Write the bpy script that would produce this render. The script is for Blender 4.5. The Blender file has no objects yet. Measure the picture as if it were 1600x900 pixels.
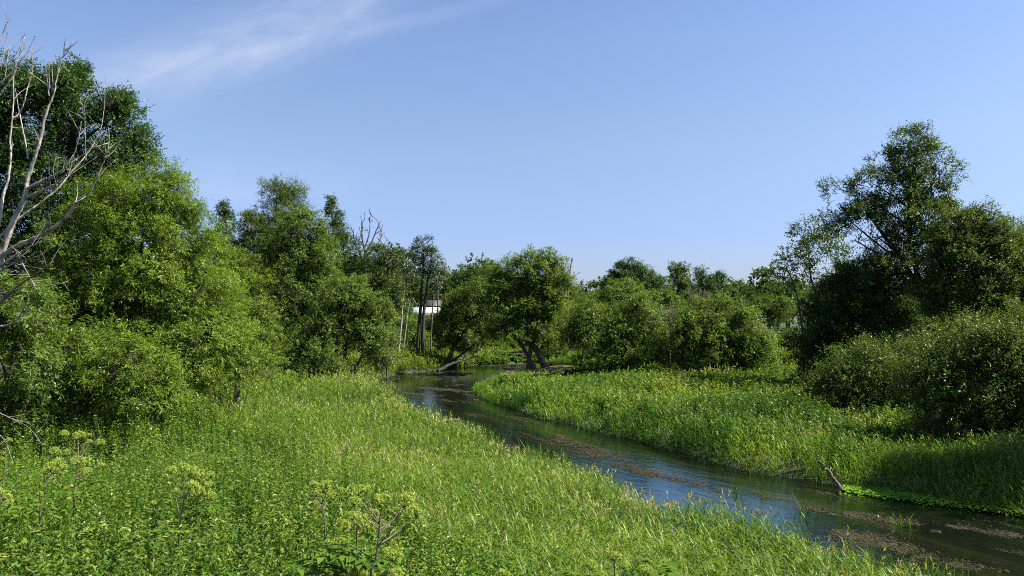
import bpy, math
import numpy as np
from mathutils import Vector

# ------------------------------------------------------------------ camera, world, sun, exposure
S = bpy.context.scene
COL = S.collection
FPX, CX, CY, CAMZ = 1164.0, 800.0, 450.0, 5.0          # focal length in photo pixels, centre, eye height (m)
PITCH = math.atan(40.0 / FPX)
cam = bpy.data.cameras.new('camera')
camo = bpy.data.objects.new('camera', cam); COL.objects.link(camo)
camo.location = (0, 0, CAMZ)
camo.rotation_euler = (math.pi / 2 + PITCH, 0, 0)
cam.sensor_width = 36.0
cam.lens = 36.0 * FPX / 1600.0
cam.clip_start, cam.clip_end = 0.05, 8000
S.camera = camo

SUN_AZ, SUN_EL = math.radians(95), math.radians(48)     # azimuth clockwise from the viewing direction
SUN_DIR = Vector((math.sin(SUN_AZ) * math.cos(SUN_EL), math.cos(SUN_AZ) * math.cos(SUN_EL), math.sin(SUN_EL)))
sun = bpy.data.lights.new('sun', 'SUN')
suno = bpy.data.objects.new('sun', sun); COL.objects.link(suno)
sun.energy, sun.angle, sun.color = 5.0, math.radians(0.53), (1.0, 0.95, 0.86)
suno.rotation_euler = (-SUN_DIR).to_track_quat('-Z', 'Y').to_euler()
suno.location = (60, 10, 60)

S.view_settings.view_transform = 'Standard'
S.view_settings.look = 'None'
S.view_settings.gamma = 1.0
S.view_settings.exposure = 1.5
S.render.engine = 'CYCLES'
S.cycles.max_bounces = 6
S.cycles.diffuse_bounces = 3
S.cycles.glossy_bounces = 3
S.cycles.transmission_bounces = 4
S.cycles.caustics_reflective = False
S.cycles.caustics_refractive = False
S.cycles.sample_clamp_indirect = 4.0
S.cycles.use_denoising = False
S.cycles.filter_width = 1.0

W = bpy.data.worlds.new('World'); S.world = W
W.use_nodes = True
wn, wl = W.node_tree.nodes, W.node_tree.links
wn.clear()
def wmath(op, a, b=None, c=None, clamp=False):
    n = wn.new('ShaderNodeMath'); n.operation = op; n.use_clamp = clamp
    for i, v in enumerate((a, b, c)):
        if v is None: continue
        if isinstance(v, (int, float)): n.inputs[i].default_value = v
        else: wl.new(v, n.inputs[i])
    return n.outputs[0]
sky = wn.new('ShaderNodeTexSky'); sky.sky_type = 'NISHITA'; sky.sun_disc = False
sky.sun_elevation = SUN_EL; sky.sun_rotation = SUN_AZ
sky.altitude = 150; sky.air_density = 1.0; sky.dust_density = 0.9; sky.ozone_density = 2.6
bg = wn.new('ShaderNodeBackground'); bg.inputs[1].default_value = 0.0635
wo = wn.new('ShaderNodeOutputWorld')
tcw = wn.new('ShaderNodeTexCoord')
sepw = wn.new('ShaderNodeSeparateXYZ'); wl.new(tcw.outputs['Generated'], sepw.inputs[0])
az = wmath('ARCTAN2', sepw.outputs[0], sepw.outputs[1])          # a direction in the sky, radians
el = wmath('ARCSINE', sepw.outputs[2])
def cirrus(a0, e0, slope, length, width, amount):
    ca, sa = math.cos(slope), math.sin(slope)
    da = wmath('SUBTRACT', az, math.radians(a0)); de = wmath('SUBTRACT', el, math.radians(e0))
    u = wmath('ADD', wmath('MULTIPLY', da, ca), wmath('MULTIPLY', de, sa))
    v = wmath('SUBTRACT', wmath('MULTIPLY', de, ca), wmath('MULTIPLY', da, sa))
    comb = wn.new('ShaderNodeCombineXYZ'); wl.new(u, comb.inputs[0]); wl.new(wmath('MULTIPLY', v, 3.2), comb.inputs[1])
    nz = wn.new('ShaderNodeTexNoise'); nz.inputs['Scale'].default_value = 9.0; nz.inputs['Detail'].default_value = 7.0
    nz.inputs['Roughness'].default_value = 0.62; nz.inputs['Distortion'].default_value = 0.5
    wl.new(comb.outputs[0], nz.inputs['Vector'])
    g = wmath('POWER', 2.718, wmath('MULTIPLY', wmath('POWER', wmath('DIVIDE', v, math.radians(width)), 2.0), -1.0))
    gl = wmath('POWER', 2.718, wmath('MULTIPLY', wmath('POWER', wmath('ABSOLUTE', wmath('DIVIDE', u, math.radians(length))), 3.0), -1.0))
    t = wmath('MULTIPLY', wmath('SUBTRACT', nz.outputs[0], 0.22), 1.9, clamp=True)
    return wmath('MULTIPLY', wmath('MULTIPLY', wmath('MULTIPLY', g, gl), t), amount)
c1 = cirrus(-20.5, 18.7, math.radians(24), 11.5, 2.0, 0.9)
c2 = cirrus(-6.0, 22.0, math.radians(15), 12.0, 0.5, 0.3)
c3 = cirrus(-22, 9.2, math.radians(3), 9.0, 1.5, 0.45)
cs = wmath('ADD', wmath('ADD', c1, c2), c3, clamp=True)
mixw = wn.new('ShaderNodeMix'); mixw.data_type = 'RGBA'
air = wn.new('ShaderNodeValToRGB')                                # clear blue summer air down to the horizon
wl.new(wmath('DIVIDE', el, math.radians(30), clamp=True), air.inputs[0])
e_ = air.color_ramp.elements
for _ in range(3): e_.new(.5)
for x_, (p_, c_) in zip(e_, ((0, (.63, .64, .88)), (.2, (.715, .73, .96)), (.42, (.95, .92, .96)), (.68, (1.02, 1.0, 1.08)), (1, (.95, .955, 1.1)))): x_.position = p_; x_.color = (*c_, 1)
ml = wn.new('ShaderNodeMix'); ml.data_type = 'RGBA'; ml.blend_type = 'MULTIPLY'; ml.inputs[0].default_value = 1
wl.new(sky.outputs[0], ml.inputs[6]); wl.new(air.outputs[0], ml.inputs[7])
wl.new(cs, mixw.inputs[0]); wl.new(ml.outputs[2], mixw.inputs[6]); mixw.inputs[7].default_value = (3.5, 4.0, 5.2, 1)
wl.new(mixw.outputs[2], bg.inputs[0]); wl.new(bg.outputs[0], wo.inputs[0])

# ------------------------------------------------------------------ helpers
RNG = np.random.default_rng(7)
UP = np.array([0.0, 0.0, 1.0])
cp, sp = math.cos(PITCH), math.sin(PITCH)
def at(px, py, d):
    """A photo pixel at a given distance ahead, as a world point."""
    y = FPX * cp - (CY - py) * sp; z = FPX * sp + (CY - py) * cp
    k = d / y
    return np.array([(px - CX) * k, d, CAMZ + z * k])
def xat(px, d): return (px - CX) / FPX * d
def norm(v): return v / np.maximum(np.linalg.norm(v, axis=-1, keepdims=True), 1e-9)
def smooth(a, b, x):
    t = np.clip((np.asarray(x, float) - a) / (b - a), 0, 1); return t * t * (3 - 2 * t)
def vnoise(x, y, scale=1.0, seed=0):
    x = np.asarray(x, float) / scale; y = np.asarray(y, float) / scale
    xi = np.floor(x).astype(np.int64); yi = np.floor(y).astype(np.int64)
    fx = x - xi; fy = y - yi; fx = fx * fx * (3 - 2 * fx); fy = fy * fy * (3 - 2 * fy)
    def h(a, b):
        n = (a * 374761393 + b * 668265263 + seed * 982451653) & 0x7fffffff
        n = ((n ^ (n >> 13)) * 1274126177) & 0x7fffffff
        return ((n ^ (n >> 16)) & 0xffff) / 65535.0
    return (h(xi, yi) * (1 - fx) + h(xi + 1, yi) * fx) * (1 - fy) + (h(xi, yi + 1) * (1 - fx) + h(xi + 1, yi + 1) * fx) * fy
def fbm(x, y, scale, seed=0):
    return (vnoise(x, y, scale, seed) + .5 * vnoise(x, y, scale * .47, seed + 1) + .25 * vnoise(x, y, scale * .21, seed + 2)) / 1.75

class Geo:
    """Collects faces, then links them as one mesh object."""
    def __init__(s): s.v, s.q, s.t, s.qt, s.tt, s.n = [], [], [], [], [], 0
    def add(s, v, quads=None, tris=None, qtint=None, ttint=None):
        v = np.asarray(v, float).reshape(-1, 3)
        if quads is not None and len(quads):
            q = np.asarray(quads) + s.n; s.q.append(q)
            s.qt.append(np.broadcast_to(0.5 if qtint is None else qtint, (len(q),)))
        if tris is not None and len(tris):
            t = np.asarray(tris) + s.n; s.t.append(t)
            s.tt.append(np.broadcast_to(0.5 if ttint is None else ttint, (len(t),)))
        s.v.append(v); s.n += len(v)
    def build(s, name, mat, parent=None, origin=None, smooth_shade=False):
        me = bpy.data.meshes.new(name)
        v = np.concatenate(s.v)
        if origin is not None: v = v - np.asarray(origin)
        q = np.concatenate(s.q) if s.q else np.zeros((0, 4), int)
        t = np.concatenate(s.t) if s.t else np.zeros((0, 3), int)
        tint = np.concatenate((s.qt or []) + (s.tt or []))
        me.vertices.add(len(v)); me.vertices.foreach_set('co', v.astype(np.float32).ravel())
        loops = np.concatenate([q.ravel(), t.ravel()]).astype(np.int32)
        me.loops.add(len(loops)); me.loops.foreach_set('vertex_index', loops)
        me.polygons.add(len(q) + len(t))
        st = np.concatenate([np.arange(len(q)) * 4, len(q) * 4 + np.arange(len(t)) * 3]).astype(np.int32)
        me.polygons.foreach_set('loop_start', st)
        a = me.attributes.new('tint', 'FLOAT', 'FACE'); a.data.foreach_set('value', tint.astype(np.float32))
        me.update(calc_edges=True)
        if smooth_shade: me.shade_smooth()
        me.materials.append(mat)
        o = bpy.data.objects.new(name, me); COL.objects.link(o)
        if parent is not None: o.parent = parent
        elif origin is not None: o.location = tuple(origin)
        return o

def tag(o, label, cat, group=None, kind=None):
    o['label'] = label; o['category'] = cat
    if group: o['group'] = group
    if kind: o['kind'] = kind
    return o
def empty(name, loc):
    o = bpy.data.objects.new(name, None); COL.objects.link(o); o.location = tuple(float(c) for c in loc)
    o.empty_display_size = .3
    return o

def add_leaves(g, P, A, Nn, L, Wd, tint, mid=0.42, curl=0.15):
    """One folded diamond leaf per point: axis A, rough normal Nn."""
    n = len(P)
    A = norm(A); B = norm(np.cross(Nn, A)); Nn = np.cross(A, B)
    L = np.broadcast_to(L, (n,))[:, None]; Wd = np.broadcast_to(Wd, (n,))[:, None]
    m = P + A * L * mid
    v = np.stack([P, m + B * Wd * .5 + Nn * Wd * .18, P + A * L - Nn * L * curl, m - B * Wd * .5 + Nn * Wd * .18], 1)
    g.add(v.reshape(-1, 3), quads=np.arange(n * 4).reshape(n, 4), qtint=tint)

def add_ribbons(g, P, AZ, L, Wd, e0, bend, tint, nseg=2, twist=None):
    """Grass-like strips: start elevation e0, curling over by bend along the length."""
    n = len(P)
    L = np.broadcast_to(L, (n,)); Wd = np.broadcast_to(Wd, (n,))
    H = np.stack([np.sin(AZ), np.cos(AZ), np.zeros(n)], 1)
    tw = AZ + math.pi / 2 if twist is None else twist
    B = np.stack([np.sin(tw), np.cos(tw), np.zeros(n)], 1)
    p = P.copy(); rows = []
    prof = {2: (.7, 1.0), 3: (.75, 1.0, .7), 1: (1.0,)}[nseg]
    for i in range(nseg):
        rows.append(p - B * (Wd * prof[i] * .5)[:, None]); rows.append(p + B * (Wd * prof[i] * .5)[:, None])
        e = e0 - bend * ((i + .5) / nseg)
        p = p + (H * np.cos(e)[:, None] + UP * np.sin(e)[:, None]) * (L / nseg)[:, None]
    rows.append(p)
    k = 2 * nseg + 1
    v = np.stack(rows, 1).reshape(-1, 3)
    base = np.arange(n)[:, None] * k
    quads = None
    tint = np.broadcast_to(tint, (n,))
    if nseg > 1:
        quads = np.concatenate([base + np.array([[2 * i, 2 * i + 1, 2 * i + 3, 2 * i + 2]]) for i in range(nseg - 1)])
    tris = base + np.array([[2 * nseg - 2, 2 * nseg - 1, 2 * nseg]])
    g.add(v, quads=quads, tris=tris, qtint=np.tile(tint, max(nseg - 1, 1)), ttint=tint)

def add_tube(g, pts, r, sides=6, tint=.5):
    pts = np.asarray(pts, float); n = len(pts)
    r = np.asarray(r, float) * np.ones(n)
    T = np.gradient(pts, axis=0); T = norm(T)
    ref = np.array([0.31, 0.95, 0.1]) if abs(T[0][2]) > .8 else UP
    U = norm(np.cross(T, ref)); V = np.cross(T, U)
    a = np.arange(sides) * 2 * math.pi / sides
    ring = pts[:, None, :] + (U[:, None, :] * np.cos(a)[None, :, None] + V[:, None, :] * np.sin(a)[None, :, None]) * r[:, None, None]
    v = ring.reshape(-1, 3); q = []
    i = np.arange(n - 1)[:, None] * sides; j = np.arange(sides)[None, :]; j2 = (j + 1) % sides
    q = np.stack([i + j, i + j2, i + sides + j2, i + sides + j], -1).reshape(-1, 4)
    v = np.concatenate([v, pts[-1:] + T[-1:] * r[-1] * .6])
    t = np.stack([(n - 1) * sides + np.arange(sides), (n - 1) * sides + (np.arange(sides) + 1) % sides, np.full(sides, n * sides)], 1)
    g.add(v, quads=q, tris=t, qtint=tint, ttint=tint)

def spline(pts, n):
    """Catmull-Rom through the given points."""
    P = np.asarray(pts, float)
    if len(P) == 2: return P[0] + (P[1] - P[0]) * np.linspace(0, 1, n)[:, None]
    Q = np.concatenate([[2 * P[0] - P[1]], P, [2 * P[-1] - P[-2]]])
    s = np.linspace(0, len(P) - 1 - 1e-6, n); i = s.astype(int); t = (s - i)[:, None]
    a, b, c, d = Q[i], Q[i + 1], Q[i + 2], Q[i + 3]
    return .5 * (2 * b + (c - a) * t + (2 * a - 5 * b + 4 * c - d) * t ** 2 + (3 * b - a - 3 * c + d) * t ** 3)

# ------------------------------------------------------------------ materials
def new_mat(name):
    m = bpy.data.materials.new(name); m.use_nodes = True
    m.node_tree.nodes.clear()
    return m, m.node_tree.nodes, m.node_tree.links
def ramp(n, stops, interp='LINEAR'):
    r = n.new('ShaderNodeValToRGB'); r.color_ramp.interpolation = interp
    e = r.color_ramp.elements
    while len(e) < len(stops): e.new(.5)
    for x, (p, c) in zip(e, stops): x.position = p; x.color = (*c, 1)
    return r
def leaf_mat(name, stops, trans=.38, gloss=.06, rough=.42, tcol=(1.3, 1.2, .5)):
    m, n, l = new_mat(name)
    at_ = n.new('ShaderNodeAttribute'); at_.attribute_name = 'tint'
    r = ramp(n, stops); l.new(at_.outputs['Fac'], r.inputs[0])
    d = n.new('ShaderNodeBsdfDiffuse'); l.new(r.outputs[0], d.inputs[0])
    t = n.new('ShaderNodeBsdfTranslucent')
    mu = n.new('ShaderNodeMix'); mu.data_type = 'RGBA'; mu.blend_type = 'MULTIPLY'; mu.inputs[0].default_value = 1
    l.new(r.outputs[0], mu.inputs[6]); mu.inputs[7].default_value = (*tcol, 1); l.new(mu.outputs[2], t.inputs[0])
    mx = n.new('ShaderNodeMixShader'); mx.inputs[0].default_value = trans
    l.new(d.outputs[0], mx.inputs[1]); l.new(t.outputs[0], mx.inputs[2])
    gl = n.new('ShaderNodeBsdfGlossy'); gl.inputs['Roughness'].default_value = rough; gl.inputs[0].default_value = (.75, .85, .6, 1)
    m2 = n.new('ShaderNodeMixShader'); m2.inputs[0].default_value = gloss
    l.new(mx.outputs[0], m2.inputs[1]); l.new(gl.outputs[0], m2.inputs[2])
    o = n.new('ShaderNodeOutputMaterial'); l.new(m2.outputs[0], o.inputs[0])
    return m
def rough_mat(name, c1_, c2_, scale=6.0, rough=.85, bump=.3, stretch=(1, 1, 1), detail=6):
    m, n, l = new_mat(name)
    tc = n.new('ShaderNodeTexCoord'); mp = n.new('ShaderNodeMapping'); mp.inputs['Scale'].default_value = stretch
    l.new(tc.outputs['Object'], mp.inputs[0])
    nz = n.new('ShaderNodeTexNoise'); nz.inputs['Scale'].default_value = scale; nz.inputs['Detail'].default_value = detail
    l.new(mp.outputs[0], nz.inputs['Vector'])
    r = ramp(n, [(.3, c1_), (.7, c2_)]); l.new(nz.outputs[0], r.inputs[0])
    p = n.new('ShaderNodeBsdfPrincipled'); l.new(r.outputs[0], p.inputs['Base Color']); p.inputs['Roughness'].default_value = rough
    b = n.new('ShaderNodeBump'); b.inputs['Strength'].default_value = bump; b.inputs['Distance'].default_value = .05
    l.new(nz.outputs[0], b.inputs['Height']); l.new(b.outputs[0], p.inputs['Normal'])
    o = n.new('ShaderNodeOutputMaterial'); l.new(p.outputs[0], o.inputs[0])
    return m
M = {}
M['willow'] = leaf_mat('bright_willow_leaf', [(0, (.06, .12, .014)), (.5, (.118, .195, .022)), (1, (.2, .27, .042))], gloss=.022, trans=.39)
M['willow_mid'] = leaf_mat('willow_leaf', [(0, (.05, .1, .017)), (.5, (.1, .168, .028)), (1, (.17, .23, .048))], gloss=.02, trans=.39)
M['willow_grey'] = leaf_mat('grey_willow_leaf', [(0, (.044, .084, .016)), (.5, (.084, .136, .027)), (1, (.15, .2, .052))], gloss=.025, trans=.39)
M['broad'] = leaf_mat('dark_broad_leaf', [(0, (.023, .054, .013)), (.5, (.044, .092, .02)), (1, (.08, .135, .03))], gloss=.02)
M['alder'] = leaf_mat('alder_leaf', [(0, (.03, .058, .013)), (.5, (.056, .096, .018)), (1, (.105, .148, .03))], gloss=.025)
M['olive'] = leaf_mat('olive_leaf', [(0, (.042, .074, .015)), (.5, (.075, .12, .022)), (1, (.125, .172, .038))], gloss=.02)
M['pine'] = leaf_mat('pine_needle', [(0, (.016, .034, .014)), (.5, (.027, .055, .02)), (1, (.045, .08, .026))], trans=.15)
M['far'] = leaf_mat('distant_leaf', [(0, (.03, .058, .016)), (.5, (.052, .088, .024)), (1, (.08, .115, .032))], gloss=.0)
M['reed'] = leaf_mat('reed_leaf', [(0, (.045, .1, .016)), (.35, (.108, .182, .018)), (.75, (.205, .276, .042)), (.86, (.3, .31, .1)), (1, (.38, .34, .2))], gloss=.02, rough=.45)
M['herb'] = leaf_mat('herb_leaf', [(0, (.03, .075, .012)), (.4, (.066, .14, .016)), (.75, (.14, .212, .03)), (.88, (.23, .24, .05)), (1, (.3, .22, .1))], gloss=.02)
M['sedge'] = leaf_mat('sedge_blade', [(0, (.035, .09, .012)), (.4, (.08, .175, .016)), (.75, (.165, .255, .03)), (.88, (.26, .27, .09)), (1, (.34, .29, .18))], gloss=.02)
M['cress'] = leaf_mat('cress_leaf', [(0, (.1, .24, .015)), (.5, (.16, .33, .02)), (1, (.24, .4, .04))], gloss=.05)
M['umbel'] = leaf_mat('umbel_floret', [(0, (.19, .28, .035)), (.5, (.29, .37, .06)), (1, (.4, .46, .11))], trans=.25, gloss=.02)
M['weed'] = leaf_mat('water_weed_leaf', [(0, (.03, .025, .016)), (.5, (.066, .054, .036)), (.8, (.1, .085, .06)), (1, (.08, .1, .035))], trans=.1, gloss=.04, rough=.35)
M['bark'] = rough_mat('brown_bark', (.035, .027, .02), (.095, .075, .058), 9, stretch=(1, 1, .25))
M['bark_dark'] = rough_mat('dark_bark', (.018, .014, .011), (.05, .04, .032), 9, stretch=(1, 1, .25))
M['bark_pale'] = rough_mat('pale_bark', (.2, .17, .14), (.42, .38, .33), 7, stretch=(1, 1, .3))
M['dead'] = rough_mat('bleached_dead_wood', (.05, .04, .035), (.42, .37, .32), 9, rough=.75, bump=.7, stretch=(1, 1, .35))
M['dead_brown'] = rough_mat('brown_dead_twig', (.09, .062, .045), (.17, .125, .1), 5)
M['snag'] = rough_mat('grey_snag_wood', (.055, .046, .042), (.15, .128, .115), 5)
M['stem'] = rough_mat('purple_brown_stem', (.05, .03, .03), (.15, .1, .085), 14, rough=.5)
M['log'] = rough_mat('wet_log_bark', (.02, .013, .01), (.13, .085, .065), 16, bump=.9)
M['white_roof'] = rough_mat('white_sheet_roof', (.42, .42, .41), (.58, .58, .57), 2, rough=.5, bump=.05)
M['grey_wall'] = rough_mat('grey_rendered_wall', (.3, .3, .29), (.4, .39, .37), 2)
M['brick'] = rough_mat('brown_brick_wall', (.16, .08, .055), (.26, .13, .09), 9)
M['tin_roof'] = rough_mat('weathered_tin_roof', (.045, .04, .035), (.085, .075, .068), 4, rough=.5)
M['glass'] = rough_mat('dark_window_glass', (.02, .025, .03), (.03, .035, .04), 1, rough=.08, bump=0)
M['concrete'] = rough_mat('grey_concrete', (.3, .29, .27), (.42, .4, .38), 4)
M['ground'] = rough_mat('meadow_soil', (.018, .028, .009), (.045, .066, .016), .9, rough=.95, bump=.6, detail=9)
M['sand'] = rough_mat('trodden_sandy_earth', (.1, .07, .04), (.21, .15, .085), 2.5, rough=.95)

# ------------------------------------------------------------------ river outline and terrain
RL = np.array([(9.0, -6), (8.6, 2), (7.7, 8), (6.75, 11.9), (6.0, 13.9), (4.6, 16.2), (3.3, 18), (2.0, 21.2), (.2, 24.4), (-2.3, 29.4),
               (-4.6, 34.6), (-6.9, 42), (-9.3, 50), (-9.9, 57), (-9.6, 62), (-6.6, 65.5), (-5.4, 69.5), (-3.5, 73), (1.5, 75.5), (9, 76), (24, 73)])
RR = np.array([(17.5, -6), (16.6, 4), (15.2, 12), (12.9, 18.2), (11.7, 20.1), (9.5, 21.9), (7.3, 24.3), (5.0, 29.1), (2.9, 33.3), (.1, 38.8),
               (-2.1, 46.5), (-2.2, 49.5), (-1.3, 53), (-.2, 56.5), (.9, 61), (2.2, 66), (5, 69.5), (9, 71), (24, 69)])
def resample(P, n):
    s = np.concatenate([[0], np.cumsum(np.linalg.norm(np.diff(P, axis=0), axis=1))])
    u = np.linspace(0, s[-1], n)
    return np.stack([np.interp(u, s, P[:, 0]), np.interp(u, s, P[:, 1])], 1)
def wob(P, seed, amp):
    Q = resample(P, 160); d = np.gradient(Q, axis=0); d = d / np.linalg.norm(d, axis=1, keepdims=True)
    n = np.stack([-d[:, 1], d[:, 0]], 1)
    return Q + n * ((fbm(Q[:, 0], Q[:, 1], 2.6, seed) - .5) * 2 * amp)[:, None]
EL, ER = wob(RL, 11, .35), wob(RR, 12, .35)
POLY = np.concatenate([EL, ER[::-1]])
def river_sd(x, y):
    """Signed distance to the water's edge: negative in the water."""
    x = np.asarray(x, float).ravel(); y = np.asarray(y, float).ravel()
    A = POLY; B = np.roll(POLY, -1, axis=0)
    out = np.empty(len(x)); ch = 20000
    for s in range(0, len(x), ch):
        px, py = x[s:s + ch, None], y[s:s + ch, None]
        dx, dy = (B - A)[:, 0][None], (B - A)[:, 1][None]
        t = np.clip(((px - A[:, 0]) * dx + (py - A[:, 1]) * dy) / np.maximum(dx * dx + dy * dy, 1e-9), 0, 1)
        d = np.sqrt(((px - A[:, 0] - t * dx) ** 2 + (py - A[:, 1] - t * dy) ** 2).min(1))
        c = (A[:, 1][None] > py) != (B[:, 1][None] > py)
        xi = A[:, 0][None] + (py - A[:, 1]) / np.where(np.abs(dy) < 1e-9, 1e-9, dy) * dx
        ins = (c & (px < xi)).sum(1) % 2 == 1
        out[s:s + ch] = np.where(ins, -d, d)
    return out
def mid_x(y): return .5 * (np.interp(y, EL[:, 1][:120], EL[:, 0][:120]) + np.interp(y, ER[:, 1][:110], ER[:, 0][:110]))
def H(x, y, sd=None):
    shp = np.shape(x); x = np.asarray(x, float).ravel(); y = np.asarray(y, float).ravel()
    sd = river_sd(x, y) if sd is None else sd
    land = .02 + .3 * smooth(0, .9, sd) + .45 * smooth(1, 14, sd) + .22 * (fbm(x, y, 5.0, 5) - .5) * smooth(.5, 3, sd)
    bed = -.05 - .55 * smooth(0, 1.6, -sd)
    h = np.where(sd > 0, land, bed)
    r = np.hypot(x + 1, y)
    h = h + smooth(.4, 3.5, sd) * 1.35 * smooth(21, 5, r + .6 * np.maximum(x, 0)) * smooth(5, -3, x)          # the road bank the viewer stands on
    h = h + 3.4 * smooth(78, 112, y) * smooth(6, -14, x)                                # the village slope beyond the bend
    h = h + .35 * np.exp(-(((x - 3.6) / 3.6) ** 2 + ((y - 61.5) / 3.0) ** 2)) * smooth(0, 2, sd)
    h = h + .55 * smooth(.5, 3, sd) * np.exp(-(((x + 9) / 4) ** 2 + ((y - 68) / 3.5) ** 2))
    return h.reshape(shp)
def Hs(x, y): return float(H(np.array([x]), np.array([y]))[0])

xs = np.concatenate([-np.geomspace(3000, 62, 26)[:-1], np.arange(-62, -22, 1.0), np.arange(-22, 22, .4), np.arange(22, 62, 1.0), np.geomspace(62, 3000, 26)])
ys = np.concatenate([[-300, -120, -50, -25, -14], np.arange(-8, 80, .4), np.arange(80, 130, 1.5), np.geomspace(130, 4000, 30)])
gx, gy = np.meshgrid(xs, ys); hz = H(gx, gy)
g = Geo(); nx, ny = len(xs), len(ys)
idx = np.arange(nx * ny).reshape(ny, nx)
g.add(np.stack([gx, gy, hz], -1).reshape(-1, 3), quads=np.stack([idx[:-1, :-1], idx[:-1, 1:], idx[1:, 1:], idx[1:, :-1]], -1).reshape(-1, 4))
o = g.build('ground', M['ground'], smooth_shade=True); tag(o, 'low river meadow floor under the grass', 'ground', kind='structure')

# water: a sheet that runs a little way under both banks, with flow coordinates as its UV map
m, n, l = new_mat('river_water'); M['water'] = m
uv = n.new('ShaderNodeUVMap'); uv.uv_map = 'flow'
def wnoise(sx, sy, scale, detail=4, dist=0.0):
    mp = n.new('ShaderNodeMapping'); mp.inputs['Scale'].default_value = (sx, sy, 1); l.new(uv.outputs[0], mp.inputs[0])
    z = n.new('ShaderNodeTexNoise'); z.inputs['Scale'].default_value = scale; z.inputs['Detail'].default_value = detail; z.inputs['Distortion'].default_value = dist
    l.new(mp.outputs[0], z.inputs['Vector']); return z.outputs[0]
weed_f = wnoise(.16, 1.3, 1.1, 6, .6)
rb = ramp(n, [(.42, (.004, .006, .004)), (.55, (.008, .009, .004)), (.7, (.02, .017, .008))]); l.new(weed_f, rb.inputs[0])
p = n.new('ShaderNodeBsdfPrincipled'); l.new(rb.outputs[0], p.inputs['Base Color'])
p.inputs['Specular Tint'].default_value = (.52, .78, 1, 1); p.inputs['Roughness'].default_value = .035; p.inputs['IOR'].default_value = 3.8
b1 = n.new('ShaderNodeBump'); b1.inputs['Strength'].default_value = .26; b1.inputs['Distance'].default_value = .05
l.new(wnoise(.7, 1.5, 2.2, 5, .4), b1.inputs['Height'])
b2 = n.new('ShaderNodeBump'); b2.inputs['Strength'].default_value = .12; b2.inputs['Distance'].default_value = .02
l.new(wnoise(1.0, 2.2, 9, 3, .2), b2.inputs['Height']); l.new(b1.outputs[0], b2.inputs['Normal']); l.new(b2.outputs[0], p.inputs['Normal'])
o = n.new('ShaderNodeOutputMaterial'); l.new(p.outputs[0], o.inputs[0])
NT = 24
tt = np.linspace(-.14, 1.14, NT)
Wp = EL[:, None, :] * (1 - tt)[None, :, None] + ER[:, None, :] * tt[None, :, None]
g = Geo(); idx = np.arange(160 * NT).reshape(160, NT)
g.add(np.concatenate([Wp, np.zeros((160, NT, 1))], -1).reshape(-1, 3), quads=np.stack([idx[:-1, :-1], idx[:-1, 1:], idx[1:, 1:], idx[1:, :-1]], -1).reshape(-1, 4))
wat = g.build('river', M['water'], smooth_shade=True); tag(wat, 'narrow slow river curving between reed banks', 'river', kind='structure')
mid = .5 * (EL + ER); sl = np.concatenate([[0], np.cumsum(np.linalg.norm(np.diff(mid, axis=0), axis=1))])
uvc = np.stack([np.repeat(sl, NT), np.tile(tt * 7.0, 160)], 1)
lay = wat.data.uv_layers.new(name='flow')
li = np.empty(len(wat.data.loops), np.int32); wat.data.loops.foreach_get('vertex_index', li)
lay.data.foreach_set('uv', uvc[li].astype(np.float32).ravel())

# trodden sandy patch beside the leaning willow
g = Geo(); k = 26
aa, rr = np.meshgrid(np.linspace(0, 2 * math.pi, 40, endpoint=False), np.linspace(0, 1, 10))
edge = 1 + .25 * np.sin(aa * 3 + 1) + .12 * np.sin(aa * 7)
sx, sy = 3.9 + np.cos(aa) * rr * 2.1 * edge, 60.4 + np.sin(aa) * rr * 1.2 * edge
idx = np.arange(400).reshape(10, 40); i2 = np.roll(idx, -1, axis=1)
g.add(np.stack([sx, sy, H(sx, sy) + .02], -1).reshape(-1, 3), quads=np.stack([idx[:-1], i2[:-1], i2[1:], idx[1:]], -1).reshape(-1, 4))
tag(g.build('sand_patch', M['sand'], smooth_shade=True), 'bare sandy earth patch on the bank', 'bare ground', kind='structure')

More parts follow.
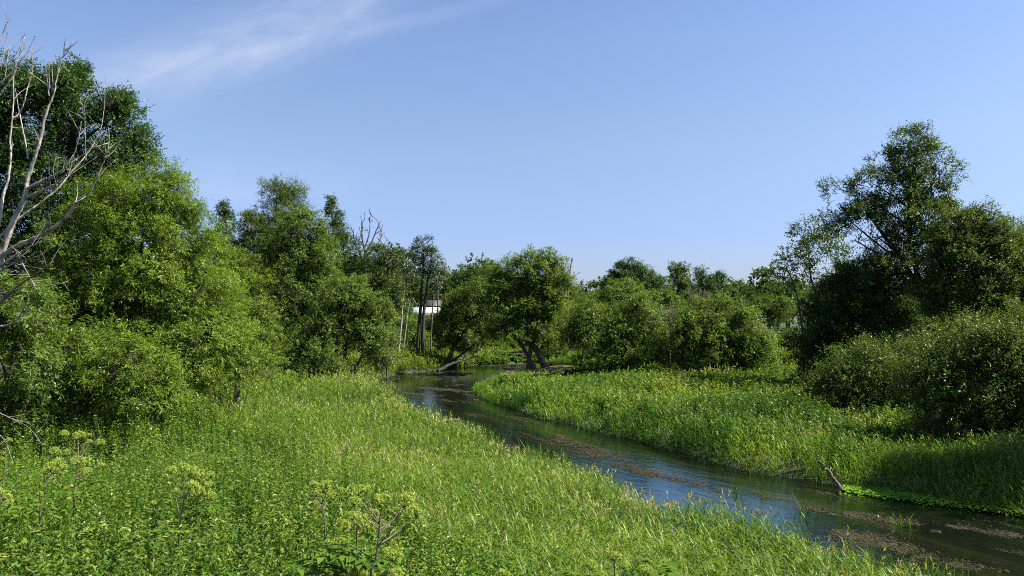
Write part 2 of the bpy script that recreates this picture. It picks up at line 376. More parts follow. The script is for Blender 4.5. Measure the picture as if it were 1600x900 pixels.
# ------------------------------------------------------------------ trees
def spec(L, Wd, K=8, spray=.45, sr=.6, lai=4.0, droop=.2, up=.35, mid=.42, ksub=4.5, shell=.55, lump=True, rag=0):
    return dict(L=L, W=Wd, K=K, spray=spray, sr=sr, lai=lai, droop=droop, up=up, mid=mid, ksub=ksub, shell=shell, lump=lump, rag=rag)
def grow_crown(g, gb, blobs, sp_, rng, r_twig=.012):
    """Leaf sprays in small clumps over each ellipsoid of the crown; thin twigs carry the clumps."""
    for (c, r) in blobs:
        rm = float(r.mean()); sr = min(sp_['sr'], .6 * rm)
        ns = max(5, int(sp_['ksub'] * (rm / sr) ** 2))
        u = norm(rng.normal(size=(ns, 3))); u[:, 2] = np.where(u[:, 2] < -.55, -u[:, 2], u[:, 2])
        loose = sp_.get('loose', 1.04); rad = sp_['shell'] + (loose - sp_['shell']) * rng.random(ns) ** (.6 if loose < 1.1 else 1.0)
        sc = c + u * r * rad[:, None]
        srr = sr * rng.uniform(.55, 1.35, ns)
        la = sp_['L'] * sp_['W'] * .5
        tot = sp_['lai'] * math.pi * r[0] * r[2] / la
        per = max(2, int(tot / ns / sp_['K']))
        w = srr ** 2; cnt = np.maximum(1, (per * w / w.mean())).astype(int)
        ids = np.repeat(np.arange(ns), cnt); m_ = len(ids)
        u2 = norm(rng.normal(size=(m_, 3)) + u[ids] * .7 + UP * .25)
        st = sc[ids] + u2 * (srr[ids] * (rng.random(m_) ** .5))[:, None] * np.array([1, 1, .8])
        dr = norm(u2 * .8 + u[ids] * .5 + UP * sp_['up'] + rng.normal(size=(m_, 3)) * .35)
        if sp_.get('rag'):                                      # hollows and bulges, so no mass keeps a round outline
            wv = [sum(np.sin(st @ (norm(rng.normal(size=3)) * 6.283 / wl) + rng.uniform(0, 6.28)) for wl in (1.1 * sp_['rag'], .75 * sp_['rag'], 1.7 * sp_['rag'])) / 3 for _ in range(4)]
            kp_ = wv[3] > -.3
            st = (st + np.stack(wv[:3], 1) * .3 * sp_['rag'])[kp_]; dr = dr[kp_]; ids = ids[kp_]; u2 = u2[kp_]; m_ = len(ids)
            if m_ == 0: continue
        tl = sp_['spray'] * rng.uniform(.5, 1.2, m_) * np.where(rng.random(m_) < .05, 1.7, 1.0)
        K = sp_['K']
        f = np.linspace(.1, 1, K)[None, :] + rng.normal(size=(m_, K)) * .05
        P = st[:, None, :] + dr[:, None, :] * (f * tl[:, None])[..., None]
        P = P - UP * (sp_['droop'] * (f ** 2) * tl[:, None])[..., None]
        P = P.reshape(-1, 3); D = np.repeat(dr, K, axis=0); nn = len(P)
        side = norm(np.cross(D, rng.normal(size=(nn, 3))))
        A = norm(D * .55 + side * .8 - UP * sp_['droop'])
        Nn = norm(rng.normal(size=(nn, 3)) * .45 + UP * .6 + np.repeat(u2, K, axis=0) * .5)
        tint = np.clip(.42 + .14 * rng.normal(size=ns)[np.repeat(ids, K)] + .17 * rng.normal(size=nn) + .12 * (np.tile(f[0], m_) - .5), 0, 1)
        sz = rng.uniform(.65, 1.2, nn)
        add_leaves(g, P, A, Nn, sp_['L'] * sz, sp_['W'] * sz, tint, mid=sp_['mid'])
        if gb is not None:
            for k in range(ns):
                if rng.random() < .75:
                    s0 = c + (sc[k] - c) * .15 + rng.normal(size=3) * .05 * rm
                    mdl = .5 * (s0 + sc[k]) + rng.normal(size=3) * .08 * rm + UP * .06 * rm
                    add_tube(gb, spline([s0, mdl, sc[k] + u[k] * srr[k] * .5], 5), np.linspace(r_twig * 1.6, r_twig * .4, 5), 4)

def tree(name, label, cat, d, base, blobs, mat, sp_, bark='bark', r0=.18, trunk=None, stems=None, group=None, seed=0, r_twig=.012, limbs=True, twigs=True, limb_children=None, lumps=None):
    """base: photo column of the foot; blobs: (px, py, rx, ry[, depth offset]) of the crown's masses at distance d."""
    rng = np.random.default_rng(1000 + seed)
    X = xat(base, d); Z = Hs(X, d)
    root = empty(name, (X, d, Z)); org = np.array([X, d, Z])
    tag(root, label, cat, group)
    B = []; lump = sp_['lump'] if lumps is None else lumps
    for b in blobs:
        dd = b[4] if len(b) > 4 else rng.uniform(-.15, .15) * (b[2] + b[3]) / FPX * d
        c = at(b[0], b[1], d + dd); k = (d + dd) / FPX
        B.append((c, np.array([b[2] * k, .5 * (b[2] + b[3]) * k * .95, b[3] * k])))
    g, gb = Geo(), Geo()
    paths = []
    for tr, rad in ([(trunk, r0)] if trunk else []) + (stems or []):
        P = [at(q[0], q[1], d + (q[2] if len(q) > 2 else 0)) for q in tr]
        P[0][2] = Hs(P[0][0], P[0][1]) - .1
        paths.append((spline(P, 14), rad))
    if not paths:
        top = max(B, key=lambda t: t[0][2])[0]
        mdl = .5 * (org + top) + np.array([rng.normal() * .25, rng.normal() * .25, 0])
        paths.append((spline([org - UP * .1, mdl, top], 14), r0))
    for P, rad in paths:
        rr_ = np.linspace(1, .28, len(P)) * rad; rr_[0] *= 1.35
        wbl = np.cumsum(rng.normal(size=P.shape) * rad * .12, axis=0); wbl[:, 2] = 0; wbl -= wbl * np.linspace(0, 1, len(P))[:, None] ** 2
        add_tube(gb, P + wbl, rr_, 8)
    if limbs:
        for c, r in B:
            best = None
            for P, rad in paths:
                hd = np.linalg.norm(P[:, :2] - c[:2], axis=1)
                cost = np.abs(P[:, 2] - (c[2] - .55 * hd - .3 * r[2])) + .35 * hd
                i = int(cost.argmin())
                if best is None or cost[i] < best[0]: best = (cost[i], P[i], rad * (1 - .7 * i / len(P)))
            s0, rl = best[1], best[2] * .55
            mdl = s0 + (c - s0) * .5 + rng.normal(size=3) * .1 * np.linalg.norm(c - s0)
            add_tube(gb, spline([s0, mdl, c + UP * r[2] * .3], 8), np.linspace(rl, rl * .3, 8), 6)
    if lump:
        B = [(c, r * .97) for c, r in B]
    if lump:                                                       # each mass is a core with smaller heads of foliage standing out of it
        B2 = []
        for c, r in B:
            B2.append((c, r * .84))
            for k in range(rng.integers(7, 11)):
                u = norm(rng.normal(size=3) + UP * .35); f = rng.uniform(.24, .56)
                B2.append((c + u * r * (1.02 - f * .8), r * f * rng.uniform(.8, 1.2, 3)))
            for k in range(rng.integers(1, 4)):                         # ragged leaders and side shoots breaking the outline
                u = norm(rng.normal(size=3) + UP * .7); f = rng.uniform(.12, .24)
                B2.append((c + u * r * rng.uniform(.98, 1.14), r * f * np.array([.8, .8, rng.uniform(1.0, 1.7)])))
        B = B2; sp_ = dict(sp_, lai=sp_['lai'] * .68, shell=.4, loose=1.24, rag=1.3)
    grow_crown(g, gb if twigs else None, B, sp_, rng, r_twig)
    tk = gb.build('trunk', M[bark], root, org, smooth_shade=True)
    if limb_children:
        for pts, rad in limb_children:
            gl_ = Geo(); P = spline([at(q[0], q[1], d + (q[2] if len(q) > 2 else 0)) for q in pts], 14)
            add_tube(gl_, P, np.linspace(rad, rad * .3, 14), 7)
            for k in range(16):
                i = rng.integers(4, 13); e = P[i] + norm(rng.normal(size=3) + UP * .4) * rng.uniform(.6, 1.6)
                add_tube(gl_, spline([P[i], .5 * (P[i] + e) + rng.normal(size=3) * .1, e], 5), np.linspace(rad * .28, .008, 5), 4)
            gl_.build('limb', M[bark], root, org, smooth_shade=True)
    g.build('crown', M[mat], root, org)
    return root

WN = spec(.112, .025, K=9, spray=.34, sr=.5, lai=5.4, droop=.22, ksub=5)
WF = spec(.125, .046, K=7, spray=.27, sr=.48, lai=5.2, droop=.2, up=.15, ksub=5)
BN = spec(.088, .056, K=6, spray=.3, sr=.5, lai=4.8, droop=.15, up=.3)
BF = spec(.135, .078, K=6, spray=.34, sr=.58, lai=5.0, droop=.15)
AIRY = spec(.12, .085, K=6, spray=.42, sr=.55, lai=2.9, droop=.15, ksub=4, shell=.35, lump=False)
AIRYF = spec(.17, .08, K=6, spray=.5, sr=.7, lai=1.7, droop=.1, ksub=3.4, shell=.3, lump=False)
PN = spec(.14, .05, K=7, spray=.3, sr=.4, lai=4.4, droop=.0, up=.2, ksub=4.5, lump=False)
FAR = spec(.38, .26, K=5, spray=.7, sr=1.2, lai=3.4, droop=.1, lump=False)

# -- left bank, near
tree('broadleaf_tree', 'tall dark green tree with two pointed tops behind the bright willows', 'tree', 31, 70,
     [(124, 112, 9, 14), (122, 130, 17, 22), (186, 162, 8, 12), (186, 182, 16, 22), (92, 138, 18, 24), (40, 135, 14, 20), (70, 150, 24, 28), (118, 170, 42, 55), (110, 250, 75, 75), (35, 175, 65, 75), (185, 215, 34, 60), (205, 275, 45, 60), (55, 300, 110, 90), (150, 360, 110, 90), (-45, 240, 70, 110), (40, 430, 130, 110), (-90, 380, 90, 140)],
     'broad', BN, 'bark_dark', .3, seed=1)
tree('willow_tree', 'large bright green willow with a rounded dome in front of the dark two-topped tree', 'willow', 25.5, 200,
     [(225, 345, 72, 72), (270, 320, 40, 48), (165, 390, 70, 75), (290, 420, 62, 75), (210, 480, 90, 85), (310, 510, 65, 85), (120, 500, 75, 85), (270, 580, 85, 75), (345, 585, 48, 62)],
     'willow', WN, 'bark', .2, seed=2, stems=[([(190, 700), (200, 560), (225, 360)], .16), ([(215, 700), (260, 560), (290, 420)], .13), ([(175, 700), (130, 560), (120, 480)], .12)])
tree('willow_tree', 'bright willow sloping down to the reed meadow, right end of the left willow row', 'willow', 33, 372,
     [(338, 420, 46, 55), (372, 465, 42, 50), (398, 520, 36, 48), (410, 570, 28, 42), (350, 540, 50, 60), (330, 480, 40, 60)],
     'willow', spec(.118, .03, K=9, spray=.34, sr=.5, lai=5.2, droop=.22, ksub=5), 'bark', .15, seed=3)
tree('willow_shrub', 'near willow bush low over the nettles with a thin pale stem under it', 'willow', 20, 192,
     [(205, 590, 66, 58), (150, 620, 60, 52), (230, 640, 55, 48), (120, 560, 62, 50), (85, 640, 52, 45)],
     'willow', spec(.108, .025, K=9, spray=.34, sr=.42, lai=5.0, droop=.25, ksub=5), 'bark', .07, seed=4,
     stems=[([(190, 735), (193, 690), (205, 600)], .05), ([(165, 735), (150, 680), (130, 600)], .05), ([(120, 730), (100, 680), (85, 630)], .05)])
tree('willow_shrub', 'shaded willow bush at the left edge beneath the bleached dead tree', 'willow', 19, 20,
     [(30, 500, 68, 55), (-40, 520, 70, 70), (35, 580, 60, 52), (20, 645, 55, 45), (-60, 640, 70, 60)],
     'willow_mid', spec(.108, .026, K=9, spray=.34, sr=.42, lai=5.0, droop=.25, ksub=5), 'bark_dark', .1, seed=5)

# -- left middle grove
tree('broadleaf_tree', 'small dark tree with a pointed top left of the olive grove', 'tree', 64, 352,
     [(352, 330, 7, 13), (352, 350, 13, 15), (353, 375, 20, 20), (350, 405, 27, 26), (345, 438, 33, 36)], 'broad', BF, 'bark_dark', .2, seed=6)
tree('willow_tree', 'olive grey willow between the small pointed tree and the tall grove tree', 'willow', 61, 395,
     [(396, 368, 24, 32), (388, 415, 32, 42), (405, 450, 32, 50), (395, 510, 32, 50)], 'olive', WF, 'bark', .2, seed=7)
tree('poplar_tree', 'tall olive tree with an airy rounded top, highest of the middle grove', 'tree', 62, 450,
     [(432, 310, 20, 26), (463, 312, 22, 26), (447, 345, 34, 34), (440, 400, 36, 50)], 'olive', spec(.12, .045, K=8, spray=.5, sr=.55, lai=3.4, droop=.1, up=.6), 'bark', .25, seed=8)
tree('willow_tree', 'broad dense green tree standing before the airy-topped one in the grove', 'tree', 57, 470,
     [(465, 365, 42, 34), (440, 410, 38, 45), (492, 400, 40, 42), (465, 450, 55, 50), (505, 440, 32, 42), (470, 510, 55, 50), (450, 560, 42, 30)],
     'willow_mid', WF, 'bark_dark', .28, seed=9)
tree('broadleaf_tree', 'dark narrow tree with a knobbly pointed top behind the dense grove tree', 'tree', 66, 535,
     [(517, 324, 7, 12), (520, 342, 13, 15), (526, 364, 18, 18), (538, 392, 24, 24), (552, 425, 30, 28), (528, 470, 40, 45)], 'broad', BF, 'bark_dark', .22, seed=10)
tree('alder_tree', 'dark layered tree growing in front of the bare dead tree', 'tree', 61, 597,
     [(596, 398, 28, 13), (610, 415, 20, 12), (585, 420, 22, 16), (598, 445, 30, 18), (575, 465, 26, 24), (610, 480, 20, 20)],
     'alder', spec(.13, .075, K=6, spray=.3, sr=.45, lai=4.2, droop=.1), 'bark_dark', .18, seed=11, trunk=[(592, 575), (590, 480), (598, 400)])
tree('willow_tree', 'light green spreading willow over the bank below the bare dead tree', 'willow', 52, 545,
     [(545, 470, 42, 36), (575, 500, 30, 36), (520, 500, 38, 40), (555, 530, 42, 36), (495, 545, 34, 36), (590, 540, 26, 26)],
     'willow_mid', WF, 'bark_dark', .17, seed=12, stems=[([(530, 585), (545, 530), (545, 470)], .15), ([(545, 585), (570, 550), (590, 520)], .12)])
tree('willow_shrub', 'yellow-green bush at the foot of the dense grove tree', 'bush', 50, 500,
     [(475, 555, 32, 32), (505, 565, 28, 26), (455, 572, 18, 20)], 'willow_mid', WF, 'bark_dark', .08, seed=13)
tree('willow_shrub', 'silvery grey willow bush by the pale leaning trunk', 'bush', 57, 606,
     [(600, 510, 20, 26), (585, 535, 22, 24), (612, 535, 14, 22), (600, 560, 20, 18)], 'willow_grey', WF, 'bark', .07, seed=14)
tree('willow_shrub', 'fresh green bush between the pale trunk and the twin pines', 'bush', 76, 648,
     [(640, 520, 18, 22), (655, 540, 18, 18), (632, 545, 16, 16)], 'willow', BF, 'bark', .08, seed=15)
tree('broadleaf_tree', 'dark green tree filling the gap under the village roofs', 'tree', 84, 612,
     [(610, 465, 16, 20), (625, 500, 26, 22), (690, 515, 24, 22), (668, 525, 26, 20), (705, 490, 14, 18)], 'broad', BF, 'bark_dark', .15, seed=16)
tree('broadleaf_tree', 'tall dark alder behind the tangle, left of the pale trunk', 'tree', 72, 560,
     [(560, 470, 26, 40), (580, 505, 30, 36), (615, 520, 22, 30)], 'broad', BF, 'bark_dark', .18, seed=17)

for lab, bx, bl, mt, sd_ in (('low pale bush hiding the foot of the white-roofed shed', 668, [(655, 506, 16, 12), (675, 505, 16, 12), (690, 508, 14, 14)], 'willow_mid', 57), ('round bush under the small white-roofed hut', 625, [(620, 500, 14, 16), (634, 506, 14, 16)], 'willow', 58)):
    tree('bush', lab, 'bush', 92, bx, bl, mt, BF, 'bark_dark', .06, seed=sd_)
# pale bare leaning trunk with a small crown
tree('slender_tree', 'thin pale leaning trunk, bare below its small dark tuft of a crown', 'tree', 67, 622,
     [(634, 408, 13, 12), (628, 425, 12, 12), (640, 430, 10, 12), (632, 446, 10, 8)], 'pine', PN, 'bark_pale', .13, seed=18,
     trunk=[(621, 572), (626, 520), (631, 460), (634, 415)], stems=[([(629, 472), (640, 471), (652, 476)], .05)], limbs=True)
for lab, bx, tr, bl, sd_ in (
        ('tallest pine of the pair, tall bare dark trunk and a flat-topped crown', 652, [(652, 565), (655, 500), (659, 440), (662, 385)],
         [(663, 383, 13, 9), (655, 395, 14, 7), (668, 400, 15, 8), (653, 412, 14, 8), (668, 418, 12, 8), (660, 432, 12, 7)], 19),
        ('slimmer pine just right of the tallest pine, bare side twigs on its right', 661, [(660, 565), (663, 500), (670, 440), (674, 400)],
         [(676, 403, 11, 9), (682, 418, 11, 7), (670, 428, 10, 7), (683, 440, 9, 9), (678, 456, 10, 8)], 20)):
    tree('pine_tree', lab, 'pine', 70, bx, bl, 'pine', PN, 'bark_dark', .22, trunk=tr, seed=sd_, group='pair of thin pines by the bend')

# -- centre
tree('willow_tree', 'big central willow at the river bend with a leaning forked trunk', 'willow', 61, 852,
     [(826, 408, 20, 16), (852, 404, 15, 14), (800, 420, 20, 16), (872, 424, 16, 16), (836, 432, 32, 24), (770, 432, 20, 15), (788, 448, 28, 22), (884, 446, 14, 15), (862, 455, 22, 22), (828, 464, 36, 26), (775, 475, 26, 22), (806, 492, 36, 24), (868, 482, 20, 22), (848, 505, 32, 24), (812, 522, 30, 20), (785, 520, 22, 16), (845, 535, 24, 16)],
     'willow', WF, 'bark', .42, seed=21,
     stems=[([(855, 576), (840, 548), (823, 520), (820, 470), (825, 425)], .3), ([(836, 552), (812, 536), (788, 518), (765, 500)], .19), ([(824, 520), (838, 470), (850, 430)], .2)])
tree('willow_tree', 'lower rounded willow drooping to the water left of the central willow', 'willow', 68, 697,
     [(738, 470, 32, 26), (760, 495, 28, 26), (715, 490, 26, 26), (735, 515, 44, 30), (700, 515, 20, 28), (765, 525, 26, 24), (710, 540, 28, 20)],
     'willow_mid', WF, 'bark_dark', .25, seed=22, trunk=[(697, 572), (706, 550), (722, 520), (738, 480)])
tree('broadleaf_tree', 'dark treetop showing behind the gap left of the central willow', 'tree', 80, 735,
     [(738, 432, 24, 14), (720, 445, 16, 16), (760, 425, 20, 14), (745, 460, 34, 22)], 'broad', BF, 'bark_dark', .2, seed=23)
tree('willow_tree', 'small pale green willow with bare grey twin trunks right of the central willow', 'willow', 67, 861,
     [(872, 492, 22, 18), (880, 512, 18, 18), (868, 535, 18, 18), (850, 490, 16, 16)], 'willow', WF, 'bark', .2, seed=24,
     stems=[([(862, 560), (860, 530), (857, 505), (858, 490)], .2), ([(855, 560), (856, 530), (852, 508)], .14)])
for lab, bx, bl, mt, sd_, dd_ in (
        ('bright low bush across the water under the central willow', 765, [(745, 550, 16, 11), (765, 556, 16, 10), (728, 552, 14, 10)], 'willow_grey', 25, 78),
        ('dark low bush beside the sandy patch', 850, [(858, 556, 20, 8), (878, 556, 16, 8)], 'broad', 26, 66),
        ('sunny green bush far behind the central willow trunk', 800, [(785, 548, 22, 12), (812, 545, 20, 14), (760, 538, 22, 14)], 'willow', 27, 86),
        ('dark thicket behind the twin trunks of the small pale willow', 890, [(890, 535, 26, 24), (835, 540, 24, 20), (910, 510, 22, 26)], 'willow_mid', 28, 80)):
    tree('bush', lab, 'bush', dd_, bx, bl, mt, BF, 'bark_dark', .06, seed=sd_)

# -- right of centre
tree('willow_tree', 'round willow bush reaching the grass just right of the sandy patch', 'willow', 50, 960,
     [(925, 510, 38, 32), (905, 535, 28, 28), (965, 525, 44, 36), (1000, 505, 38, 34), (1020, 535, 28, 34), (950, 560, 44, 24), (990, 562, 34, 24)],
     'willow_mid', WF, 'bark_dark', .15, seed=30)
for lab, bx, bl, mt, sd_, dd_ in (('dark foliage added as gap shade between the two big right bank willow bushes', 1045, [(1042, 560, 28, 28), (1052, 530, 24, 26), (1030, 575, 24, 16)], 'broad', 65, 55),  # dark leaves added to stand for the black shade in this gap
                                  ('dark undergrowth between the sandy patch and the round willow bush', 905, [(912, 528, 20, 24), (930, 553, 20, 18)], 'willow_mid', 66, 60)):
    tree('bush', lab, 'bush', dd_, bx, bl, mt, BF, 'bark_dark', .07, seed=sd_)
tree('willow_tree', 'taller willow dome rising behind the round willow bush', 'willow', 57, 975,
     [(975, 470, 34, 24), (950, 485, 34, 26), (1000, 490, 30, 26)], 'willow_mid', WF, 'bark_dark', .2, seed=31)
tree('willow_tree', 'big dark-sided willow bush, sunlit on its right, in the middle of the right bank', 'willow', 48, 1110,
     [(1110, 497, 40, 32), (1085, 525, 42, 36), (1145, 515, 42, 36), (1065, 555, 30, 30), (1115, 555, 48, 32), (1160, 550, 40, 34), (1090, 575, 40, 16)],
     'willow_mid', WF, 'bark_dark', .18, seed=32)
tree('willow_shrub', 'loose yellow-green bush at the right foot of the big dark-sided willow', 'bush', 49, 1190,
     [(1188, 545, 24, 30), (1200, 570, 20, 18), (1172, 570, 20, 18)], 'willow', spec(.13, .04, K=8, spray=.45, sr=.5, lai=3.2, droop=.1, up=.5), 'bark', .06, seed=33)
tree('broadleaf_tree', 'dark spreading tree on the skyline behind the willow dome', 'tree', 86, 985,
     [(985, 416, 20, 11), (972, 426, 18, 12), (1000, 430, 20, 13), (962, 442, 22, 14), (1014, 440, 18, 14), (985, 456, 42, 22), (1028, 450, 16, 16), (948, 455, 14, 12)], 'broad', BF, 'bark_dark', .3, seed=34)
tree('conical_tree', 'egg-shaped dark tree with a golden tinge standing alone on the skyline', 'tree', 98, 1060,
     [(1060, 428, 14, 15), (1060, 448, 20, 20), (1060, 475, 22, 24)], 'olive', spec(.18, .1, K=6, spray=.3, sr=.5, lai=5.4), 'bark_dark', .25, seed=35)
tree('broadleaf_tree', 'dark twin-topped tree behind the brown bare shrub on the skyline', 'tree', 82, 1110,
     [(1094, 430, 8, 10), (1096, 444, 17, 15), (1122, 432, 7, 9), (1121, 445, 15, 15), (1108, 464, 34, 22), (1137, 470, 15, 20)], 'broad', BF, 'bark_dark', .28, seed=36)
for lab, bx, bl, mt, sd_, dd_ in (
        ('green bush between the willow dome and the egg-shaped tree', 1035, [(1030, 475, 26, 18), (1050, 495, 24, 20), (1015, 495, 20, 20)], 'willow_mid', 37, 68),
        ('low green bushes behind the snags left of the willow dome', 915, [(905, 490, 26, 20), (925, 478, 24, 16), (890, 505, 20, 20)], 'willow_mid', 38, 84),
        ('dark bush between the egg-shaped tree and the twin-topped tree', 1085, [(1078, 480, 22, 20), (1060, 500, 22, 18), (1090, 500, 22, 18)], 'broad', 39, 74),
        ('small bright bush at the edge of the far field', 1215, [(1215, 545, 18, 22), (1225, 565, 14, 16)], 'willow', 40, 58),
        ('dark green bush under the airy birch', 1245, [(1240, 545, 20, 22), (1255, 570, 22, 20), (1232, 572, 16, 14)], 'broad', 41, 52)):
    tree('bush', lab, 'bush', dd_, bx, bl, mt, BF, 'bark_dark', .07, seed=sd_)
tree('pine_tree', 'hazy blue-green pine on the far right skyline', 'pine', 150, 1178,
     [(1175, 465, 16, 8), (1190, 472, 14, 8), (1178, 482, 18, 8), (1200, 484, 10, 8)], 'far', FAR, 'bark', .3, seed=42)
tree('broadleaf_tree', 'dark distant tree left of the airy birch', 'tree', 120, 1232,
     [(1236, 455, 18, 14), (1225, 475, 22, 18), (1245, 490, 24, 20), (1215, 495, 14, 14)], 'broad', FAR, 'bark', .25, seed=43)

tree('broadleaf_tree', 'mid-green round tree closing the gap left of the airy birch', 'tree', 105, 1205,
     [(1195, 478, 18, 15), (1222, 486, 18, 18), (1208, 500, 22, 14)], 'willow_mid', BF, 'bark_dark', .2, seed=59)
tree('bush', 'dark low bush at the far field edge, right of the big dark-sided willow', 'bush', 70, 1235, [(1235, 535, 20, 18), (1222, 545, 14, 14)], 'broad', BF, 'bark_dark', .06, seed=60)
tree('broadleaf_tree', 'dark rounded tree on the skyline between the twin-topped tree and the hazy pine', 'tree', 110, 1150,
     [(1150, 480, 18, 16), (1140, 495, 18, 16), (1165, 498, 18, 16)], 'broad', BF, 'bark_dark', .2, seed=61)
# -- right bank
tree('birch_tree', 'airy thin-crowned birch left of the tall alder', 'tree', 43, 1262,
     [(1262, 378, 34, 22), (1290, 395, 28, 24), (1240, 400, 20, 20), (1255, 425, 28, 20), (1225, 440, 12, 20), (1300, 370, 18, 16)],
     'alder', AIRY, 'bark_dark', .12, seed=44, trunk=[(1300, 590), (1290, 500), (1268, 440), (1262, 380)], stems=[([(1258, 590), (1252, 500), (1238, 440), (1228, 420)], .08)])
tree('alder_tree', 'tall dark alder with a forked trunk, highest tree of the right bank', 'tree', 38, 1462,
     [(1432, 235, 36, 30), (1455, 270, 36, 32), (1405, 270, 36, 34), (1365, 295, 34, 26), (1328, 302, 30, 22), (1345, 340, 40, 22), (1400, 335, 36, 28), (1455, 330, 30, 34), (1320, 345, 24, 20), (1370, 375, 36, 18), (1470, 290, 24, 26), (1440, 385, 34, 26), (1370, 425, 34, 24), (1395, 392, 34, 24), (1448, 350, 34, 40), (1478, 345, 24, 28), (1452, 440, 36, 34), (1405, 430, 40, 28), (1382, 335, 30, 26), (1425, 300, 34, 30), (1432, 232, 18, 14), (1475, 400, 34, 40), (1465, 470, 40, 44)],
     'alder', spec(.095, .062, K=6, spray=.36, sr=.46, lai=4.3, droop=.12, ksub=4, shell=.35, lump=False, rag=1.2), 'bark_dark', .2, seed=45, r_twig=.01,
     trunk=[(1455, 600), (1448, 500), (1436, 440), (1422, 360), (1425, 290), (1432, 235)],
     limb_children=[([(1436, 450), (1405, 400), (1375, 360), (1345, 318)], .13), ([(1424, 425), (1400, 428), (1370, 440), (1340, 452)], .08), ([(1424, 340), (1445, 310), (1462, 275)], .12), ([(1400, 395), (1372, 395), (1335, 375)], .08)])
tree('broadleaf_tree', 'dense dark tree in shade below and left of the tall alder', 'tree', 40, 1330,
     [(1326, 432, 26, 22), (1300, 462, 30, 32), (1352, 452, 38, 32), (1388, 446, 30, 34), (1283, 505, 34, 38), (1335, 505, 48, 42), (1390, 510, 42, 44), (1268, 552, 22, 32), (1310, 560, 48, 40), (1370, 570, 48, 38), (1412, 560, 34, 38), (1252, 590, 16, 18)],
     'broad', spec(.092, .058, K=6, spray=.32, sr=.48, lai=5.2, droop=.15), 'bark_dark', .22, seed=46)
tree('alder_tree', 'broad green tree crowding the right side of the tall alder', 'tree', 34, 1530,
     [(1495, 365, 38, 34), (1520, 350, 30, 26), (1555, 390, 44, 38), (1500, 395, 44, 40), (1545, 420, 46, 44), (1480, 430, 42, 46), (1530, 460, 56, 46), (1590, 420, 40, 46), (1470, 490, 42, 40), (1580, 480, 50, 40), (1620, 450, 46, 60)],
     'olive', spec(.092, .052, K=6, spray=.34, sr=.48, lai=4.8, droop=.12), 'bark_dark', .25, seed=47)
tree('alder_tree', 'tree at the right edge whose top rises above the broad green one', 'tree', 37, 1600,
     [(1592, 375, 16, 20), (1610, 390, 34, 36), (1640, 400, 46, 60)], 'alder', AIRY, 'bark_dark', .2, seed=48)
tree('willow_shrub', 'greyish willow thicket overhanging the right edge of the river bank', 'willow', 25, 1540,
     [(1530, 552, 62, 44), (1590, 545, 60, 44), (1475, 590, 62, 48), (1560, 620, 80, 56), (1625, 620, 60, 80), (1460, 650, 64, 46), (1540, 680, 70, 46), (1630, 560, 60, 60)],
     'willow_grey', spec(.1, .032, K=9, spray=.52, sr=.45, lai=4.6, droop=.06, up=.8, shell=.3, ksub=5.5), 'bark_dark', .1, seed=49)
tree('willow_shrub', 'grey-leaved low willow spreading at the foot of the dense dark tree', 'willow', 31, 1360,
     [(1325, 600, 50, 34), (1375, 580, 50, 38), (1420, 590, 50, 42), (1295, 612, 34, 26), (1400, 635, 60, 34), (1340, 630, 44, 24)],
     'willow_grey', spec(.105, .036, K=9, spray=.52, sr=.45, lai=4.4, droop=.06, up=.8, shell=.3, ksub=5.5), 'bark_dark', .08, seed=50)
tree('willow_shrub', 'dark gap-filling bush between the low grey willow and the broad green tree', 'bush', 32, 1470,
     [(1450, 545, 40, 34), (1500, 530, 44, 30), (1430, 560, 36, 26)], 'alder', BN, 'bark_dark', .08, seed=51)

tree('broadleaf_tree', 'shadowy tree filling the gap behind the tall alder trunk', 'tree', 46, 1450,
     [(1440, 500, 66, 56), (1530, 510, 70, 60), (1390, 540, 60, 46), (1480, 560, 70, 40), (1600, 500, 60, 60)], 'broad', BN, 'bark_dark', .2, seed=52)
for lab, dd_, X_, hh_, mt, sd_ in (('tall tree just outside the right edge, shading the near river', 20, 19.5, 9.5, 'alder', 53), ('leafy tree outside the right edge behind the willow thicket', 26, 24.5, 10.5, 'broad', 54),
                                   ('tree beyond the right edge beside the tall alder group', 32, 28.5, 11.5, 'alder', 55), ('bushy willow outside the right edge at the near river bank', 15, 19.5, 7.0, 'willow_mid', 56)):
    q = FPX / dd_; px_ = CX + X_ * q; py_ = 450 + 40 + (CAMZ - hh_) * q
    bl = [(px_, py_ + 1.6 * q, 2.2 * q, 1.8 * q), (px_ - 1.2 * q, py_ + 3.4 * q, 2.2 * q, 2.0 * q), (px_ + 1.6 * q, py_ + 3.2 * q, 2.4 * q, 2.2 * q), (px_, py_ + 5.2 * q, 3.0 * q, 2.0 * q)]
    tree('broadleaf_tree', lab, 'tree', dd_, px_, bl, mt, BN, 'bark_dark', .2, seed=sd_)

